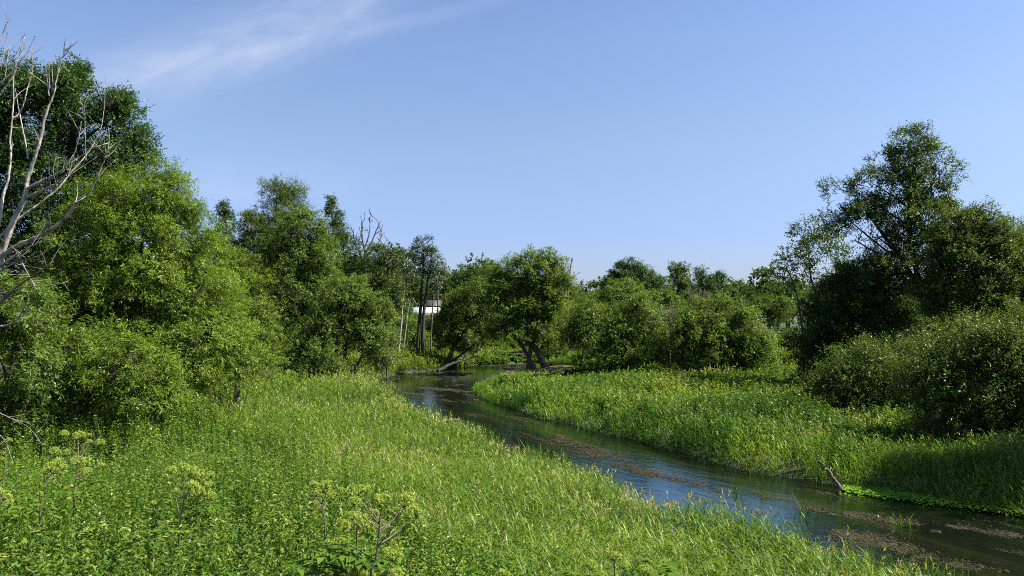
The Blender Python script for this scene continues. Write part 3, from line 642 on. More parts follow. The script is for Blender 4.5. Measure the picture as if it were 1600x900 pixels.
# -- bare and dead trees
def dead_paths(rng, s, d, L, r, depth, out, up=.25, spread=.7, nk=3):
    n_ = 6; P = [s]; dd = d.copy()
    for i in range(n_ - 1):
        dd = norm(dd + rng.normal(size=3) * .16 + UP * up * .15); P.append(P[-1] + dd * L / (n_ - 1))
    P = np.array(P); out.append((P, np.linspace(r, r * .35, n_)))
    if depth > 0:
        for k in range(nk):
            i = rng.integers(2, n_); nd = norm(dd + rng.normal(size=3) * spread + UP * up)
            dead_paths(rng, P[i], nd, L * rng.uniform(.45, .75), r * .45, depth - 1, out, up, spread, nk)
def dead_tree(name, label, d, trunk, branches, r0, mat, seed, twig=.02):
    rng = np.random.default_rng(seed)
    P = [at(q[0], q[1], d) for q in trunk]; P[0][2] = Hs(P[0][0], d) - .1
    org = P[0].copy(); root = empty(name, org); tag(root, label, 'dead tree')
    g = Geo(); add_tube(g, spline(P, 16), np.linspace(r0, max(r0 * .25, twig), 16), 8); g.build('trunk', M[mat], root, org, smooth_shade=True)
    for br in branches:
        Q = spline([at(q[0], q[1], d + (q[2] if len(q) > 2 else 0)) for q in br[0]], 10)
        g = Geo(); add_tube(g, Q, np.linspace(br[1], max(br[1] * .3, twig), 10), 6)
        out = []
        for k in range(br[2]):
            i = rng.integers(3, 10); t = norm(Q[min(i, 9)] - Q[i - 2])
            dead_paths(rng, Q[i], norm(t + rng.normal(size=3) * .5 + UP * .4), br[3] * rng.uniform(.6, 1.2), br[1] * .4, 1, out, nk=2)
        for pth, rr_ in out: add_tube(g, pth, np.maximum(rr_, twig), 4)
        g.build('branch', M[mat], root, org, smooth_shade=True)
    return root
dead_tree('dead_tree', 'bare grey dead tree with twisting antler branches above the middle grove', 64, [(574, 580), (573, 480), (571, 420), (570, 385)],
          [([(571, 400), (566, 370), (565, 345)], .1, 3, 1.0), ([(572, 395), (582, 375), (592, 350)], .1, 3, 1.0), ([(571, 385), (577, 365), (578, 350)], .08, 3, .8),
           ([(572, 405), (590, 398), (602, 380)], .07, 3, .9), ([(570, 410), (560, 392), (548, 352)], .06, 3, .9), ([(572, 398), (586, 388), (598, 366)], .06, 3, .8)], .2, 'snag', 61, .026)
dead_tree('dead_tree', 'straight bare snag with a few side twigs right of the central willow', 76, [(888, 545), (887, 470), (890, 430), (894, 402)],
          [([(889, 440), (896, 432), (902, 434)], .05, 2, .6), ([(888, 450), (898, 443), (908, 452)], .05, 3, .8), ([(890, 425), (893, 412), (895, 405)], .04, 1, .5)], .17, 'snag', 62, .025)
dead_tree('dead_tree', 'thinner leaning bare snag just left of the straight snag', 77, [(872, 545), (876, 480), (880, 430), (881, 402)],
          [([(879, 430), (884, 415), (885, 400)], .04, 2, .6), ([(878, 445), (882, 432), (890, 420)], .04, 2, .5)], .13, 'snag', 63, .025)
dead_tree('dead_tree', 'bare twiggy sapling with branches reaching right of the twin pines', 71, [(672, 560), (676, 480), (682, 440), (686, 425)],
          [([(680, 440), (690, 432), (697, 418)], .04, 3, .8), ([(678, 450), (690, 440), (700, 424)], .04, 3, .8), ([(682, 432), (688, 420), (692, 412)], .035, 2, .6)], .09, 'snag', 64, .02)

def bare_shrub(label, px, py, rx, ry, d, seed, n_=90):
    rng = np.random.default_rng(seed); g = Geo(); c = at(px, py, d); k = d / FPX
    f0 = c - UP * ry * k * 1.6
    root = empty('bare_shrub', (c[0], d, Hs(c[0], d))); org = np.array(root.location); tag(root, label, 'bare bush')
    for i in range(n_):
        u = norm(np.array([rng.normal(), rng.normal(), abs(rng.normal()) * .9 + .3])); e = c + u * np.array([rx, rx, ry]) * k * rng.uniform(.7, 1.1) - UP * ry * k * .3
        s = f0 + np.array([rng.normal(), rng.normal(), 0]) * rx * k * .25
        add_tube(g, spline([s, .5 * (s + e) + rng.normal(size=3) * .12, e], 5), np.linspace(.03, .014, 5), 3)
    g.build('twigs', M['dead_brown'], root, org)
    g = Geo(); add_tube(g, spline([org - UP * .1, .5 * (org + f0) + rng.normal(size=3) * .2, f0 + UP * .2], 6), np.linspace(.12, .05, 6), 6); g.build('trunk', M['dead_brown'], root, org, smooth_shade=True)
bare_shrub('brown leafless bush in front of the twin-topped skyline tree', 1095, 462, 22, 18, 66, 71)
bare_shrub('brown leafless bush tucked between the willow dome and the big dark-sided willow', 1042, 492, 22, 20, 52, 72)

# bleached dead tree close by at the left edge
DL = 14.0
root = empty('dead_tree', (xat(-95, DL), DL, Hs(xat(-95, DL), DL))); org = np.array(root.location)
tag(root, 'bleached leafless tree reaching in at the left edge with curving pale branches', 'dead tree')
g = Geo(); tp = [org - UP * .2, at(-70, 560, DL), at(-30, 455, DL), at(0, 404, DL)]
add_tube(g, spline(tp, 14), np.linspace(.24, .09, 14), 10); g.build('trunk', M['dead'], root, org, smooth_shade=True)
rngd = np.random.default_rng(77)
def dbranch(pts, r, r1=.006, dz=0.0, twigs=0, tl=.5, mat='dead'):
    n_ = len(pts); r = r * .78; r1 = r1 * .7
    P = spline([at(q[0], q[1], DL + dz * i / n_) for i, q in enumerate(pts)], 8 * n_)
    P = P + rngd.normal(size=P.shape) * min(r * .12, .004)
    g = Geo(); add_tube(g, P, r1 + (r - r1) * .8 * np.linspace(1, 0, len(P)) ** 1.25, 7)
    for k in range(twigs):
        i = rngd.integers(len(P) // 4, len(P) - 1); t = norm(P[i] - P[i - 1])
        e = P[i] + norm(t * .7 + rngd.normal(size=3) * .5 + UP * .35) * tl * rngd.uniform(.4, 1.2)
        add_tube(g, spline([P[i], .5 * (P[i] + e) + rngd.normal(size=3) * .03, e], 6), np.linspace(max(r * .15, .0045), .002, 6), 4)
    g.build('branch', M[mat], root, org, smooth_shade=True)
dbranch([(-2, 406), (11, 373), (24, 340), (38, 309), (44, 280), (53, 251), (64, 215), (73, 175), (84, 147), (89, 122), (96, 95), (103, 74)], .1, .007, 0, 6, .7)
dbranch([(77, 150), (73, 118), (70, 98)], .022, .006); dbranch([(78, 140), (77, 122), (76, 91)], .02, .005); dbranch([(84, 147), (82, 120), (81, 96)], .02, .005)
dbranch([(88, 128), (91, 100), (87, 82)], .016, .004); dbranch([(89, 118), (98, 104), (111, 80)], .014, .004)
dbranch([(-8, 408), (27, 384), (62, 369), (93, 349), (111, 329), (124, 313), (138, 302), (147, 287), (158, 262), (167, 240), (171, 215)], .075, .008, -.8, 10, .7)
dbranch([(43, 294), (67, 282), (93, 269), (111, 251), (122, 220), (127, 190)], .045, .007, -.4, 6, .6)
dbranch([(39, 310), (60, 300), (87, 287), (104, 272), (112, 255)], .04, .008, -.6, 5, .5)
dbranch([(-4, 374), (22, 347), (56, 322), (89, 296), (111, 269), (131, 247), (149, 220), (160, 190), (165, 135)], .04, .006, .9, 8, .7)
dbranch([(-6, 360), (0, 340), (4, 309), (13, 278), (17, 242), (16, 215), (21, 162), (21, 131), (25, 100), (38, 58)], .06, .006, .5, 7, .6)
dbranch([(44, 248), (39, 220), (31, 180), (24, 138)], .028, .006, .3, 3, .4); dbranch([(20, 185), (33, 173), (43, 138), (51, 109), (51, 71)], .028, .005, .3, 4, .5)
dbranch([(-15, 145), (0, 131), (13, 118), (29, 100), (44, 80), (54, 58), (59, 56)], .03, .006, 0, 5, .6)
dbranch([(-12, 165), (4, 142), (20, 120), (27, 105)], .025, .006); dbranch([(-14, 80), (-2, 66), (9, 42), (16, 28)], .028, .006, 0, 3, .4)
dbranch([(-10, 120), (2, 98), (7, 76), (12, 45), (9, 18)], .022, .005, 0, 3, .4); dbranch([(8, 118), (14, 76), (17, 58)], .016, .005); dbranch([(16, 96), (29, 78), (34, 60), (40, 54)], .014, .005)
dbranch([(-10, 424), (29, 396), (73, 372)], .05, .012, -.5, 4, .5); dbranch([(-10, 430), (20, 412), (44, 405), (66, 398)], .03, .01, -.3, 5, .5)
dbranch([(-10, 482), (26, 449), (55, 429), (84, 409)], .05, .012, -.6, 5, .6, 'snag'); dbranch([(-12, 462), (40, 449), (75, 446), (107, 441)], .025, .006, -1.0, 4, .4)
dbranch([(-10, 511), (12, 508), (26, 500), (43, 470), (42, 455)], .035, .01, -.8, 4, .4); dbranch([(20, 385), (45, 430), (57, 452)], .015, .005, -.5, 4, .4)
dbranch([(134, 250), (133, 200), (132, 160)], .014, .004, -.2, 3, .4)
dbranch([(-12, 640), (20, 655), (45, 668), (62, 690)], .012, .003, -1.0, 6, .4); dbranch([(-12, 668), (8, 690), (20, 722)], .012, .004, -1.0, 3, .3); dbranch([(-12, 728), (15, 735), (34, 742)], .012, .004, -1.0, 2, .3)

# -- far treeline: three trees copied along the horizon
protos = []
for i, bl in enumerate(([(0, 5.5, 4, 3.2), (-2, 7.5, 2.6, 2.4), (2, 7, 3, 2.6), (0, 3, 4, 2.6)], [(0, 4, 3.2, 3.4), (0, 8, 2.4, 3), (1, 6, 2.8, 2.5)], [(-2.5, 4, 3.4, 3), (2.6, 4.4, 3.4, 3), (0, 6, 3.4, 3)])):
    rng = np.random.default_rng(300 + i); g, gb = Geo(), Geo()
    B = [(np.array([b[0], rng.normal() * .8, b[1]]), np.array([b[2], b[2] * .9, b[3]])) for b in bl]
    add_tube(gb, [[0, 0, -.3], [0, 0, 3], [.2, 0, 7]], [.3, .22, .1], 6)
    grow_crown(g, None, B, spec(.6, .42, K=5, spray=.9, sr=1.3, lai=3.2, droop=.1), rng)
    r_ = empty('distant_tree', (0, 0, 0)); gb.build('trunk', M['bark'], r_); g.build('crown', M['far'], r_); protos.append(r_)
rng = np.random.default_rng(31)
spots = []
for k in range(120):
    a = math.radians(-41 + 82 * (k + rng.uniform(-.3, .3)) / 119); dd_ = rng.uniform(165, 260)
    spots.append((math.tan(a) * dd_, dd_, rng.uniform(.75, 1.25)))
for k in range(16): spots.append((rng.uniform(-75, -8), rng.uniform(118, 150), rng.uniform(.6, .95)))
for k, (x, y, s) in enumerate(spots):
    pr = protos[k % 3]
    if k < 3: r_ = pr
    else:
        r_ = pr.copy(); COL.objects.link(r_)
        for ch in pr.children:
            c_ = ch.copy(); COL.objects.link(c_); c_.parent = r_
    r_.location = (x, y, Hs(x, y)); r_.rotation_euler = (0, 0, rng.uniform(0, 6.28)); r_.scale = (s * 1.25, s * 1.25, s * 1.12)
    tag(r_, 'hazy green tree in the far line of trees closing the horizon', 'tree', 'distant trees along the horizon')

# ------------------------------------------------------------------ village beyond the bend
def box(g, x0, x1, y0, y1, z0, z1):
    v = [(x, y, z) for z in (z0, z1) for x, y in ((x0, y0), (x1, y0), (x1, y1), (x0, y1))]
    g.add(v, quads=[(0, 3, 2, 1), (4, 5, 6, 7), (0, 1, 5, 4), (1, 2, 6, 5), (2, 3, 7, 6), (3, 0, 4, 7)])
def gable(g, x0, x1, y0, y1, z0, z1, over=.3, th=.12):
    ym = .5 * (y0 + y1)
    for sgn, ya in ((1, y0 - over), (-1, y1 + over)):
        v = []
        for dz in (0, th):
            v += [(x0 - over, ya, z0 + dz), (x1 + over, ya, z0 + dz), (x1 + over, ym, z1 + dz), (x0 - over, ym, z1 + dz)]
        g.add(v, quads=[(0, 3, 2, 1), (4, 5, 6, 7), (0, 1, 5, 4), (1, 2, 6, 5), (3, 0, 4, 7)])
def building(name, label, px0, px1, d, depth, zw, zr, wall, roof, wins, rz=0.0):
    x0, x1 = xat(px0, d), xat(px1, d); zg = min(Hs(x0, d), Hs(x1, d + depth)) - .3
    root = empty(name, (.5 * (x0 + x1), d, zg)); tag(root, label, 'building'); org = np.array(root.location)
    g = Geo(); box(g, x0, x1, d, d + depth, zg, zw)
    ym = d + depth / 2
    for xx in (x0, x1): g.add([(xx, d, zw), (xx, d + depth, zw), (xx, ym, zr - .05)], tris=[(0, 1, 2)])
    g.build('wall', M[wall], root, org)
    g = Geo(); gable(g, x0, x1, d, d + depth, zw, zr); g.build('roof', M[roof], root, org)
    for wx, wz, ww, wh in wins:
        X = x0 + (x1 - x0) * wx; g = Geo(); box(g, X - ww / 2, X + ww / 2, d - .04, d + .02, wz, wz + wh); f = g.build('window', M['white_roof'], root, org)
        g = Geo(); box(g, X - ww / 2 + .07, X + ww / 2 - .07, d - .06, d - .043, wz + .07, wz + wh - .07); pn = g.build('pane', M['glass'], f, org)
building('long_shed', 'long low building with a bright white roof seen between the pines and willow', 640, 690, 100, 6, 5.0, 5.75, 'grey_wall', 'white_roof', [(.2, 4.2, .7, .6), (.5, 4.2, .7, .6), (.8, 4.2, .7, .6)])
building('small_shed', 'small white-roofed hut left of the twin pine trunks', 615, 626, 102, 3, 5.5, 6.2, 'grey_wall', 'white_roof', [(.5, 4.6, .5, .5)])
building('house', 'brown brick house with a tin roof behind the long white roof', 666, 686, 116, 6, 6.1, 7.0, 'brick', 'tin_roof', [(.3, 5.2, .7, .7), (.7, 5.2, .7, .7)])
root = empty('utility_pole', (xat(684, 96), 96, Hs(xat(684, 96), 96))); org = np.array(root.location)
tag(root, 'grey utility pole with a crossarm in front of the white-roofed shed', 'pole')
g = Geo(); top = at(690, 437, 96); add_tube(g, [org - UP * .2, (org[0] + .0, 96, 6), (org[0], 96, top[2])], [.11, .1, .08], 8); g.build('pole', M['bark'], root, org, smooth_shade=True)
g = Geo(); box(g, org[0] - .7, org[0] + .7, 95.82, 95.9, top[2] - .5, top[2] - .38); ca = g.build('crossarm', M['concrete'], root, org)
for sx_ in (-.6, .6):
    g = Geo(); add_tube(g, [(org[0] + sx_, 95.86, top[2] - .38), (org[0] + sx_, 95.86, top[2] - .2)], [.04, .05], 6); g.build('insulator', M['white_roof'], ca, org)

# ------------------------------------------------------------------ fallen wood in and by the water
def log(name, label, pts, r0, r1, mat, stubs=(), cat='log'):
    P = spline(pts, 16); org = np.array(P[0]); g = Geo(); rng = np.random.default_rng(len(label))
    add_tube(g, P + rng.normal(size=P.shape) * r0 * .12, np.linspace(r0, r1, 16) * rng.uniform(.85, 1.15, 16), 9)
    root = empty(name, org); tag(root, label, cat)
    g.build('trunk', M[mat], root, org, smooth_shade=True)
    for f, v, rr_ in stubs:
        q = P[int(f * 15)]; e = q + np.array(v); g = Geo()
        add_tube(g, spline([q, .5 * (q + e) + rng.normal(size=3) * .05, e], 6), np.linspace(rr_, rr_ * .4, 6), 5); g.build('branch', M[mat], root, org, smooth_shade=True)
log('fallen_log', 'rotting brown log sticking up from the far bank beside bright water cress', [at(1318, 768, 20.8), at(1303, 748, 21.3), at(1290, 730, 21.6), at(1278, 720, 21.8)], .06, .03, 'log', [(.6, (-.1, -.1, .12), .04)])
log('fallen_tree', 'dark fallen trunk leaning out of the water under the drooping willow', [at(684, 580, 65), at(700, 571, 65.5), at(722, 563, 66.5), at(748, 556, 68)], .15, .07, 'bark_dark', [(.5, (1.2, .3, .1), .09), (.7, (.6, .2, .9), .07)])  # the willow's shade on this trunk is put into its dark bark colour
log('driftwood_branch', 'bare dead branch resting at the left water edge by the first bend', [at(600, 602, 56), at(612, 597, 55.6), at(624, 592, 55.4)], .09, .05, 'snag', [(.9, (.2, 0, .25), .03), (.2, (1.4, -.4, -.25), .04)], 'branch')
log('leaning_stump', 'dark crooked stump on the bank below the pale leaning trunk', [at(597, 584, 60), at(602, 570, 60), at(607, 561, 60.2), at(618, 556, 60.5)], .26, .13, 'bark_dark', [], 'stump')
log('dead_bough', 'grey dead bough lying in the shade under the right-edge willow thicket', [at(1515, 690, 23.5), at(1555, 712, 23), at(1598, 735, 22.5), at(1640, 740, 22)], .06, .03, 'snag', [(.3, (.3, .1, .5), .02), (.6, (.5, 0, .3), .02)], 'branch')
log('fallen_tree', 'dark trunk lying along the far shore beyond the pool', [at(775, 560, 77), at(800, 556, 77), at(832, 553, 77)], .3, .16, 'bark_dark', [(.6, (.3, 0, .7), .06)])

# ------------------------------------------------------------------ grass, reeds and herbs (past counting: one object a kind)
rng = np.random.default_rng(5)
def scatter(D0, dref, pw, r0, r1, half=46.0):
    """Points ahead of the road bank, thinner with distance."""
    r = np.linspace(r0, r1, 4000); dn = D0 * np.minimum(1, (dref / r) ** pw) * r
    c = np.concatenate([[0], np.cumsum(.5 * (dn[1:] + dn[:-1]) * np.diff(r))]); th = math.radians(half)
    N = int(c[-1] * 2 * th)
    rr_ = np.interp(rng.random(N) * c[-1], c, r); a = rng.uniform(-th, th, N)
    return np.sin(a) * rr_, np.cos(a) * rr_
def on_land(x, y, margin=0.0):
    sd = river_sd(x, y); return sd
def sand_out(x, y): return ((x - 3.9) / 2.9) ** 2 + ((y - 60.2) / 2.2) ** 2 > 1
def zone_line(x, y): return -1.2 - .55 * (y - 10.5) + 3.2 * (fbm(x, y, 4.0, 21) - .5)

def reeds(g, x, y, z, h, tint, leaves=6, ll=.27, pan=.3, lw=1.0, upright=1.0):
    n_ = len(x); d = np.hypot(x, y); P = np.stack([x, y, z], 1)
    azs = rng.uniform(0, 6.283, n_); lean = rng.normal(size=n_) * .09
    wst = np.maximum(.006, .00045 * d)
    add_ribbons(g, P, azs, h, wst, math.pi / 2 - np.abs(lean), .12 + .1 * rng.random(n_), np.clip(tint - .08, 0, .74), 2, twist=rng.uniform(0, 6.283, n_))
    wl_ = np.maximum(.016, .00085 * d) * lw
    sx_, cx_ = np.sin(azs), np.cos(azs)
    for k in range(leaves):
        f = .22 + .72 * (k + rng.random(n_) * .8) / leaves
        e = math.pi / 2 - np.abs(lean) - .05
        q = P + np.stack([sx_ * np.cos(e) * h * f, cx_ * np.cos(e) * h * f, np.sin(e) * h * f], 1)
        a = rng.uniform(0, 6.283, n_)
        add_ribbons(g, q, a, ll * rng.uniform(.6, 1.3, n_) * (1.15 - .4 * f), wl_ * rng.uniform(.7, 1.25, n_), rng.uniform(.45, 1.25, n_) * upright, rng.uniform(.4, 1.5, n_), np.clip(tint + rng.normal(size=n_) * .1, 0, .76), 2)
    m_ = rng.random(n_) < pan
    if m_.any():
        e = math.pi / 2 - np.abs(lean[m_]) - .1
        top = P[m_] + np.stack([sx_[m_] * np.cos(e) * h[m_], cx_[m_] * np.cos(e) * h[m_], np.sin(e) * h[m_]], 1)
        nn = len(top)
        for k in range(5):
            s = top + UP * (k * .025) + rng.normal(size=(nn, 3)) * .012
            A = norm(rng.normal(size=(nn, 3)) * .5 + UP * 1.0)
            add_leaves(g, s, A, rng.normal(size=(nn, 3)), rng.uniform(.06, .11, nn), np.maximum(.018, .0009 * d[m_]), np.clip(.88 + .09 * rng.normal(size=nn), .8, 1))

def herbs(g, x, y, z, h, tint, nodes=8, ls=.085, flower=.5, slim=.42, low=-.75):
    n_ = len(x); d = np.hypot(x, y); P = np.stack([x, y, z], 1)
    azs = rng.uniform(0, 6.283, n_); lean = np.abs(rng.normal(size=n_) * .1)
    add_ribbons(g, P, azs, h, np.maximum(.007, .0005 * d), math.pi / 2 - lean, .1 + 0 * h, np.clip(tint - .1, 0, .7), 2)
    sc = np.maximum(1.0, d / 16.0)
    for k in range(nodes):
        f = .3 + .7 * (k + .5 * rng.random(n_)) / nodes
        e = math.pi / 2 - lean
        q = P + np.stack([np.sin(azs) * np.cos(e) * h * f, np.cos(azs) * np.cos(e) * h * f, np.sin(e) * h * f], 1)
        a = rng.uniform(0, 6.283, n_)
        for s in (0, math.pi):
            A = np.stack([np.sin(a + s), np.cos(a + s), rng.uniform(low, .3, n_)], 1)
            Nn = norm(UP + rng.normal(size=(n_, 3)) * .35)
            L = ls * (1.35 - .75 * f) * rng.uniform(.7, 1.3, n_) * sc
            add_leaves(g, q + A * .01, A, Nn, L, L * slim, np.clip(tint + .16 * (f - .6) + rng.normal(size=n_) * .1, 0, .78), mid=.36, curl=.22)
    m_ = rng.random(n_) < flower
    if m_.any():
        e = math.pi / 2 - lean[m_]; hm = h[m_]
        for k in range(12):
            f = .66 + .38 * rng.random(m_.sum())
            q = P[m_] + np.stack([np.sin(azs[m_]) * np.cos(e) * hm * f, np.cos(azs[m_]) * np.cos(e) * hm * f, np.sin(e) * hm * f], 1)
            nn = len(q); A = norm(np.stack([rng.normal(size=nn), rng.normal(size=nn), rng.uniform(-.6, .6, nn)], 1))
            add_leaves(g, q, A, rng.normal(size=(nn, 3)) + UP, rng.uniform(.03, .065, nn) * sc[m_], .014 * sc[m_], np.clip(.8 + .05 * rng.normal(size=nn), .68, 1))

# left bank: reed grass on the river side, nettles towards the trees and the road bank
x, y = scatter(84, 12, 1.1, 2.4, 84)
sd = river_sd(x, y); z = H(x, y, sd); left = x < mid_x(np.minimum(y, 66)); far_ = y > 82
zl = zone_line(x, y)
keep = (sd > -.12) & left & (x > zl - .2) & ~far_ & (rng.random(len(x)) < np.where(np.hypot(x, y) < 7.5, .35, 1))
xr, yr, zr, sdr = x[keep], y[keep], z[keep], sd[keep]
hN = fbm(xr, yr, 3.0, 31); tN = fbm(xr, yr, 5.5, 33)
h = (.5 + .75 * hN) * rng.uniform(.6, 1.2, len(xr)) * (.55 + .9 * fbm(xr, yr, .8, 36)) * (1 - .25 * smooth(1.6, 0, sdr)) * np.where(np.hypot(xr, yr) < 8, .7, 1)
tint = .36 + .85 * (tN - .5) + .1 * rng.normal(size=len(xr))
pan_f = .09 + .45 * smooth(.5, .72, fbm(xr, yr, 2.6, 35)) + .35 * smooth(3, .5, sdr) * smooth(20, 26, yr)
g = Geo()
big = np.hypot(xr, yr) < 24
for mk, nl in ((big, 7), (~big, 5)):
    ps = rng.random(mk.sum()) < pan_f[mk]
    for s_, pn in ((ps, 1.0), (~ps, 0.0)):
        i = np.where(mk)[0][s_]
        reeds(g, xr[i], yr[i], zr[i], h[i], tint[i], nl, .3, pn, 1.15)
xe, ye = rng.uniform(-14, 0, 2600), rng.uniform(61, 77, 2600); sde = river_sd(xe, ye)       # the dense bed on the point beyond the bend
ke = (sde > -.2) & (xe < mid_x(np.minimum(ye, 72))); xe, ye = xe[ke], ye[ke]
reeds(g, xe, ye, H(xe, ye, sde[ke]), rng.uniform(.6, 1.2, len(xe)), .4 + .12 * rng.normal(size=len(xe)), 6, .34, .1, 1.2)
tag(g.build('reed_grass', M['reed']), 'sunlit reed grass with tan seed heads covering the left bank', 'reeds', kind='stuff')

x, y = scatter(60, 11, 1.25, 2.0, 46)
sd = river_sd(x, y); z = H(x, y, sd); zl = zone_line(x, y)
keep = (sd > 0) & (x < zl + .5) & (x < mid_x(y))
xr, yr, zr = x[keep], y[keep], z[keep]
tN = fbm(xr, yr, 4.0, 43); rust = np.exp(-(((xr + 5.0) / 1.3) ** 2 + ((yr - 18.6) / .9) ** 2))
h = (.55 + .9 * fbm(xr, yr, 2.0, 41)) * rng.uniform(.55, 1.3, len(xr)) * (.5 + .95 * fbm(xr, yr, .75, 42))
tint = .34 + .95 * (tN - .5) + .12 * rng.normal(size=len(xr))
fl = rng.random(len(xr)) < (.2 + .5 * smooth(11, 7, np.hypot(xr, yr)) * smooth(.4, .6, fbm(xr, yr, 1.6, 47)) + .7 * smooth(.45, .7, fbm(xr, yr, 2.2, 45)) + rust)
g = Geo()
for s_, pn in ((fl, 1.0), (~fl, 0.0)):
    herbs(g, xr[s_], yr[s_], zr[s_], h[s_], tint[s_], 13, .072, pn, .4)
tag(g.build('nettle_patch', M['herb']), 'leafy nettles and herbs filling the left foreground', 'nettles', kind='stuff')

# right bank: sedge fringe along the water, herbs and grass inland
x, y = scatter(80, 18, 1.2, 14, 80, 44)
sd = river_sd(x, y); z = H(x, y, sd); right = x > mid_x(np.minimum(y, 68))
keep = (sd > -.25) & right & (sd < 3.2 + 2 * fbm(x, y, 3, 51)) & sand_out(x, y) & (y < 72) & (rng.random(len(x)) < .45 + .55 * smooth(.3, .55, fbm(x, y, 1.5, 53)))
xr, yr, zr, sdr = x[keep], y[keep], z[keep], sd[keep]
g = Geo(); n_ = len(xr); d = np.hypot(xr, yr); hN = fbm(xr, yr, 2.2, 55)
BUMPS = [(xat(a, 4.0 * FPX / (b - 490)), 4.0 * FPX / (b - 490), h_, t_, s_) for a, b, h_, t_, s_ in
         ((800, 610, .4, -.25, 1.0), (890, 603, .4, -.1, 1.1), (1000, 601, .5, -.22, 1.2), (1012, 640, .3, -.25, .9), (1190, 690, .3, .35, 1.3), (1090, 668, .4, -.4, 1.1), (930, 652, .05, .3, .8), (1120, 640, .35, -.25, 1.0),
          (1250, 655, .35, -.2, 1.1), (868, 628, .3, .22, 1.0), (1330, 695, .4, -.1, 1.0), (1050, 620, .3, .2, 1.2), (1180, 615, .45, -.2, 1.4), (1290, 715, -.1, .3, .9), (760, 612, .25, .2, .8), (960, 615, .35, .15, 1.0))]
def bump(x, y, k):
    return sum(b[k] * np.exp(-(((x - b[0]) / b[4]) ** 2 + ((y - b[1]) / (1.6 * b[4])) ** 2)) for b in BUMPS)
hN = hN * (.25 + 1.5 * fbm(xr, yr, 1.1, 56)) + bump(xr, yr, 2)
tb = .34 + 1.0 * (fbm(xr, yr, 3.2, 57) - .5) + bump(xr, yr, 3)
sandk = (1 - .65 * np.exp(-(((xr - 3.4) / 4) ** 2 + ((yr - 57) / 3.4) ** 2))) * (1 - .45 * smooth(44, 50, yr) * smooth(5, 2, xr))
for k in range(2):
    P = np.stack([xr + rng.normal(size=n_) * .09, yr + rng.normal(size=n_) * .07, zr], 1)
    add_ribbons(g, P, rng.uniform(0, 6.283, n_), (.3 + .65 * hN) * rng.uniform(.45, 1.25, n_) * sandk, np.maximum(.018, .0008 * d), rng.uniform(1.0, 1.56, n_), rng.uniform(.05, 1.3, n_), np.clip(tb + .1 * rng.normal(size=n_), 0, .77), 3, twist=rng.uniform(0, 6.283, n_))
i = rng.random(n_) < .85
reeds(g, xr[i], yr[i], zr[i], (.3 + .75 * hN[i]) * rng.uniform(.6, 1.25, i.sum()) * sandk[i], tb[i] + .06, 6, .3, .12)
x, y = scatter(60, 12, 1.0, 9, 48, 44)
sd = river_sd(x, y); keep = (sd > -.35) & (sd < .7) & (x < mid_x(y)) & (fbm(x, y, .9, 58) > .5)
xl, yl = x[keep], y[keep]; zl_ = np.maximum(H(xl, yl, sd[keep]), -.15); n_ = len(xl)
for k in range(5):
    P = np.stack([xl + rng.normal(size=n_) * .06, yl + rng.normal(size=n_) * .06, zl_], 1)
    add_ribbons(g, P, rng.uniform(0, 6.283, n_), rng.uniform(.55, 1.25, n_), np.maximum(.016, .0008 * np.hypot(xl, yl)), rng.uniform(1.2, 1.56, n_), rng.uniform(.05, .9, n_), np.clip(.25 + .13 * rng.normal(size=n_), 0, .7), 3, twist=rng.uniform(0, 6.283, n_))
tag(g.build('sedge_fringe', M['sedge']), 'upright green sedge blades fringing the water edges', 'sedge', kind='stuff')

x, y = scatter(70, 20, 1.15, 15, 125, 44)
sd = river_sd(x, y); z = H(x, y, sd)
keep = (sd > np.where(y > 66, 0, 1.2)) & ((x > mid_x(np.minimum(y, 68))) | (y > 66)) & sand_out(x, y)
xr, yr, zr = x[keep], y[keep], z[keep]; n_ = len(xr)
mound = fbm(xr, yr, 3.4, 61) * (.4 + 1.2 * fbm(xr, yr, 1.2, 62)) + bump(xr, yr, 2)
sandk = (1 - .65 * np.exp(-(((xr - 3.4) / 4) ** 2 + ((yr - 57.5) / 3.4) ** 2))) * (1 - .45 * smooth(44, 50, yr) * smooth(5, 2, xr))
isherb = fbm(xr, yr, 4.5, 63) + .12 * rng.normal(size=n_) > .5
tb = .36 + 1.0 * (fbm(xr, yr, 4.5, 65) - .5) + bump(xr, yr, 3) + .09 * rng.normal(size=n_)
g = Geo(); i = isherb
herbs(g, xr[i], yr[i], zr[i], (.25 + 1.05 * mound[i]) * rng.uniform(.6, 1.2, i.sum()) * sandk[i], tb[i] - .06, 8, .085, .1)
tag(g.build('bank_herbs', M['herb']), 'mounded dark leafy herbs over the right bank meadow', 'herbs', kind='stuff')
g = Geo(); i = ~isherb
for pn, j in ((.75, fbm(xr, yr, 3.0, 67) > .6), (.05, fbm(xr, yr, 3.0, 67) <= .6)):
    k_ = i & j
    reeds(g, xr[k_], yr[k_], zr[k_], (.35 + .85 * mound[k_]) * rng.uniform(.6, 1.2, k_.sum()) * sandk[k_], tb[k_] + (.08 if pn > .5 else 0), 5, .28, pn)
tag(g.build('meadow_grass', M['reed']), 'tall seeding grass of the right bank meadow', 'grass', kind='stuff')

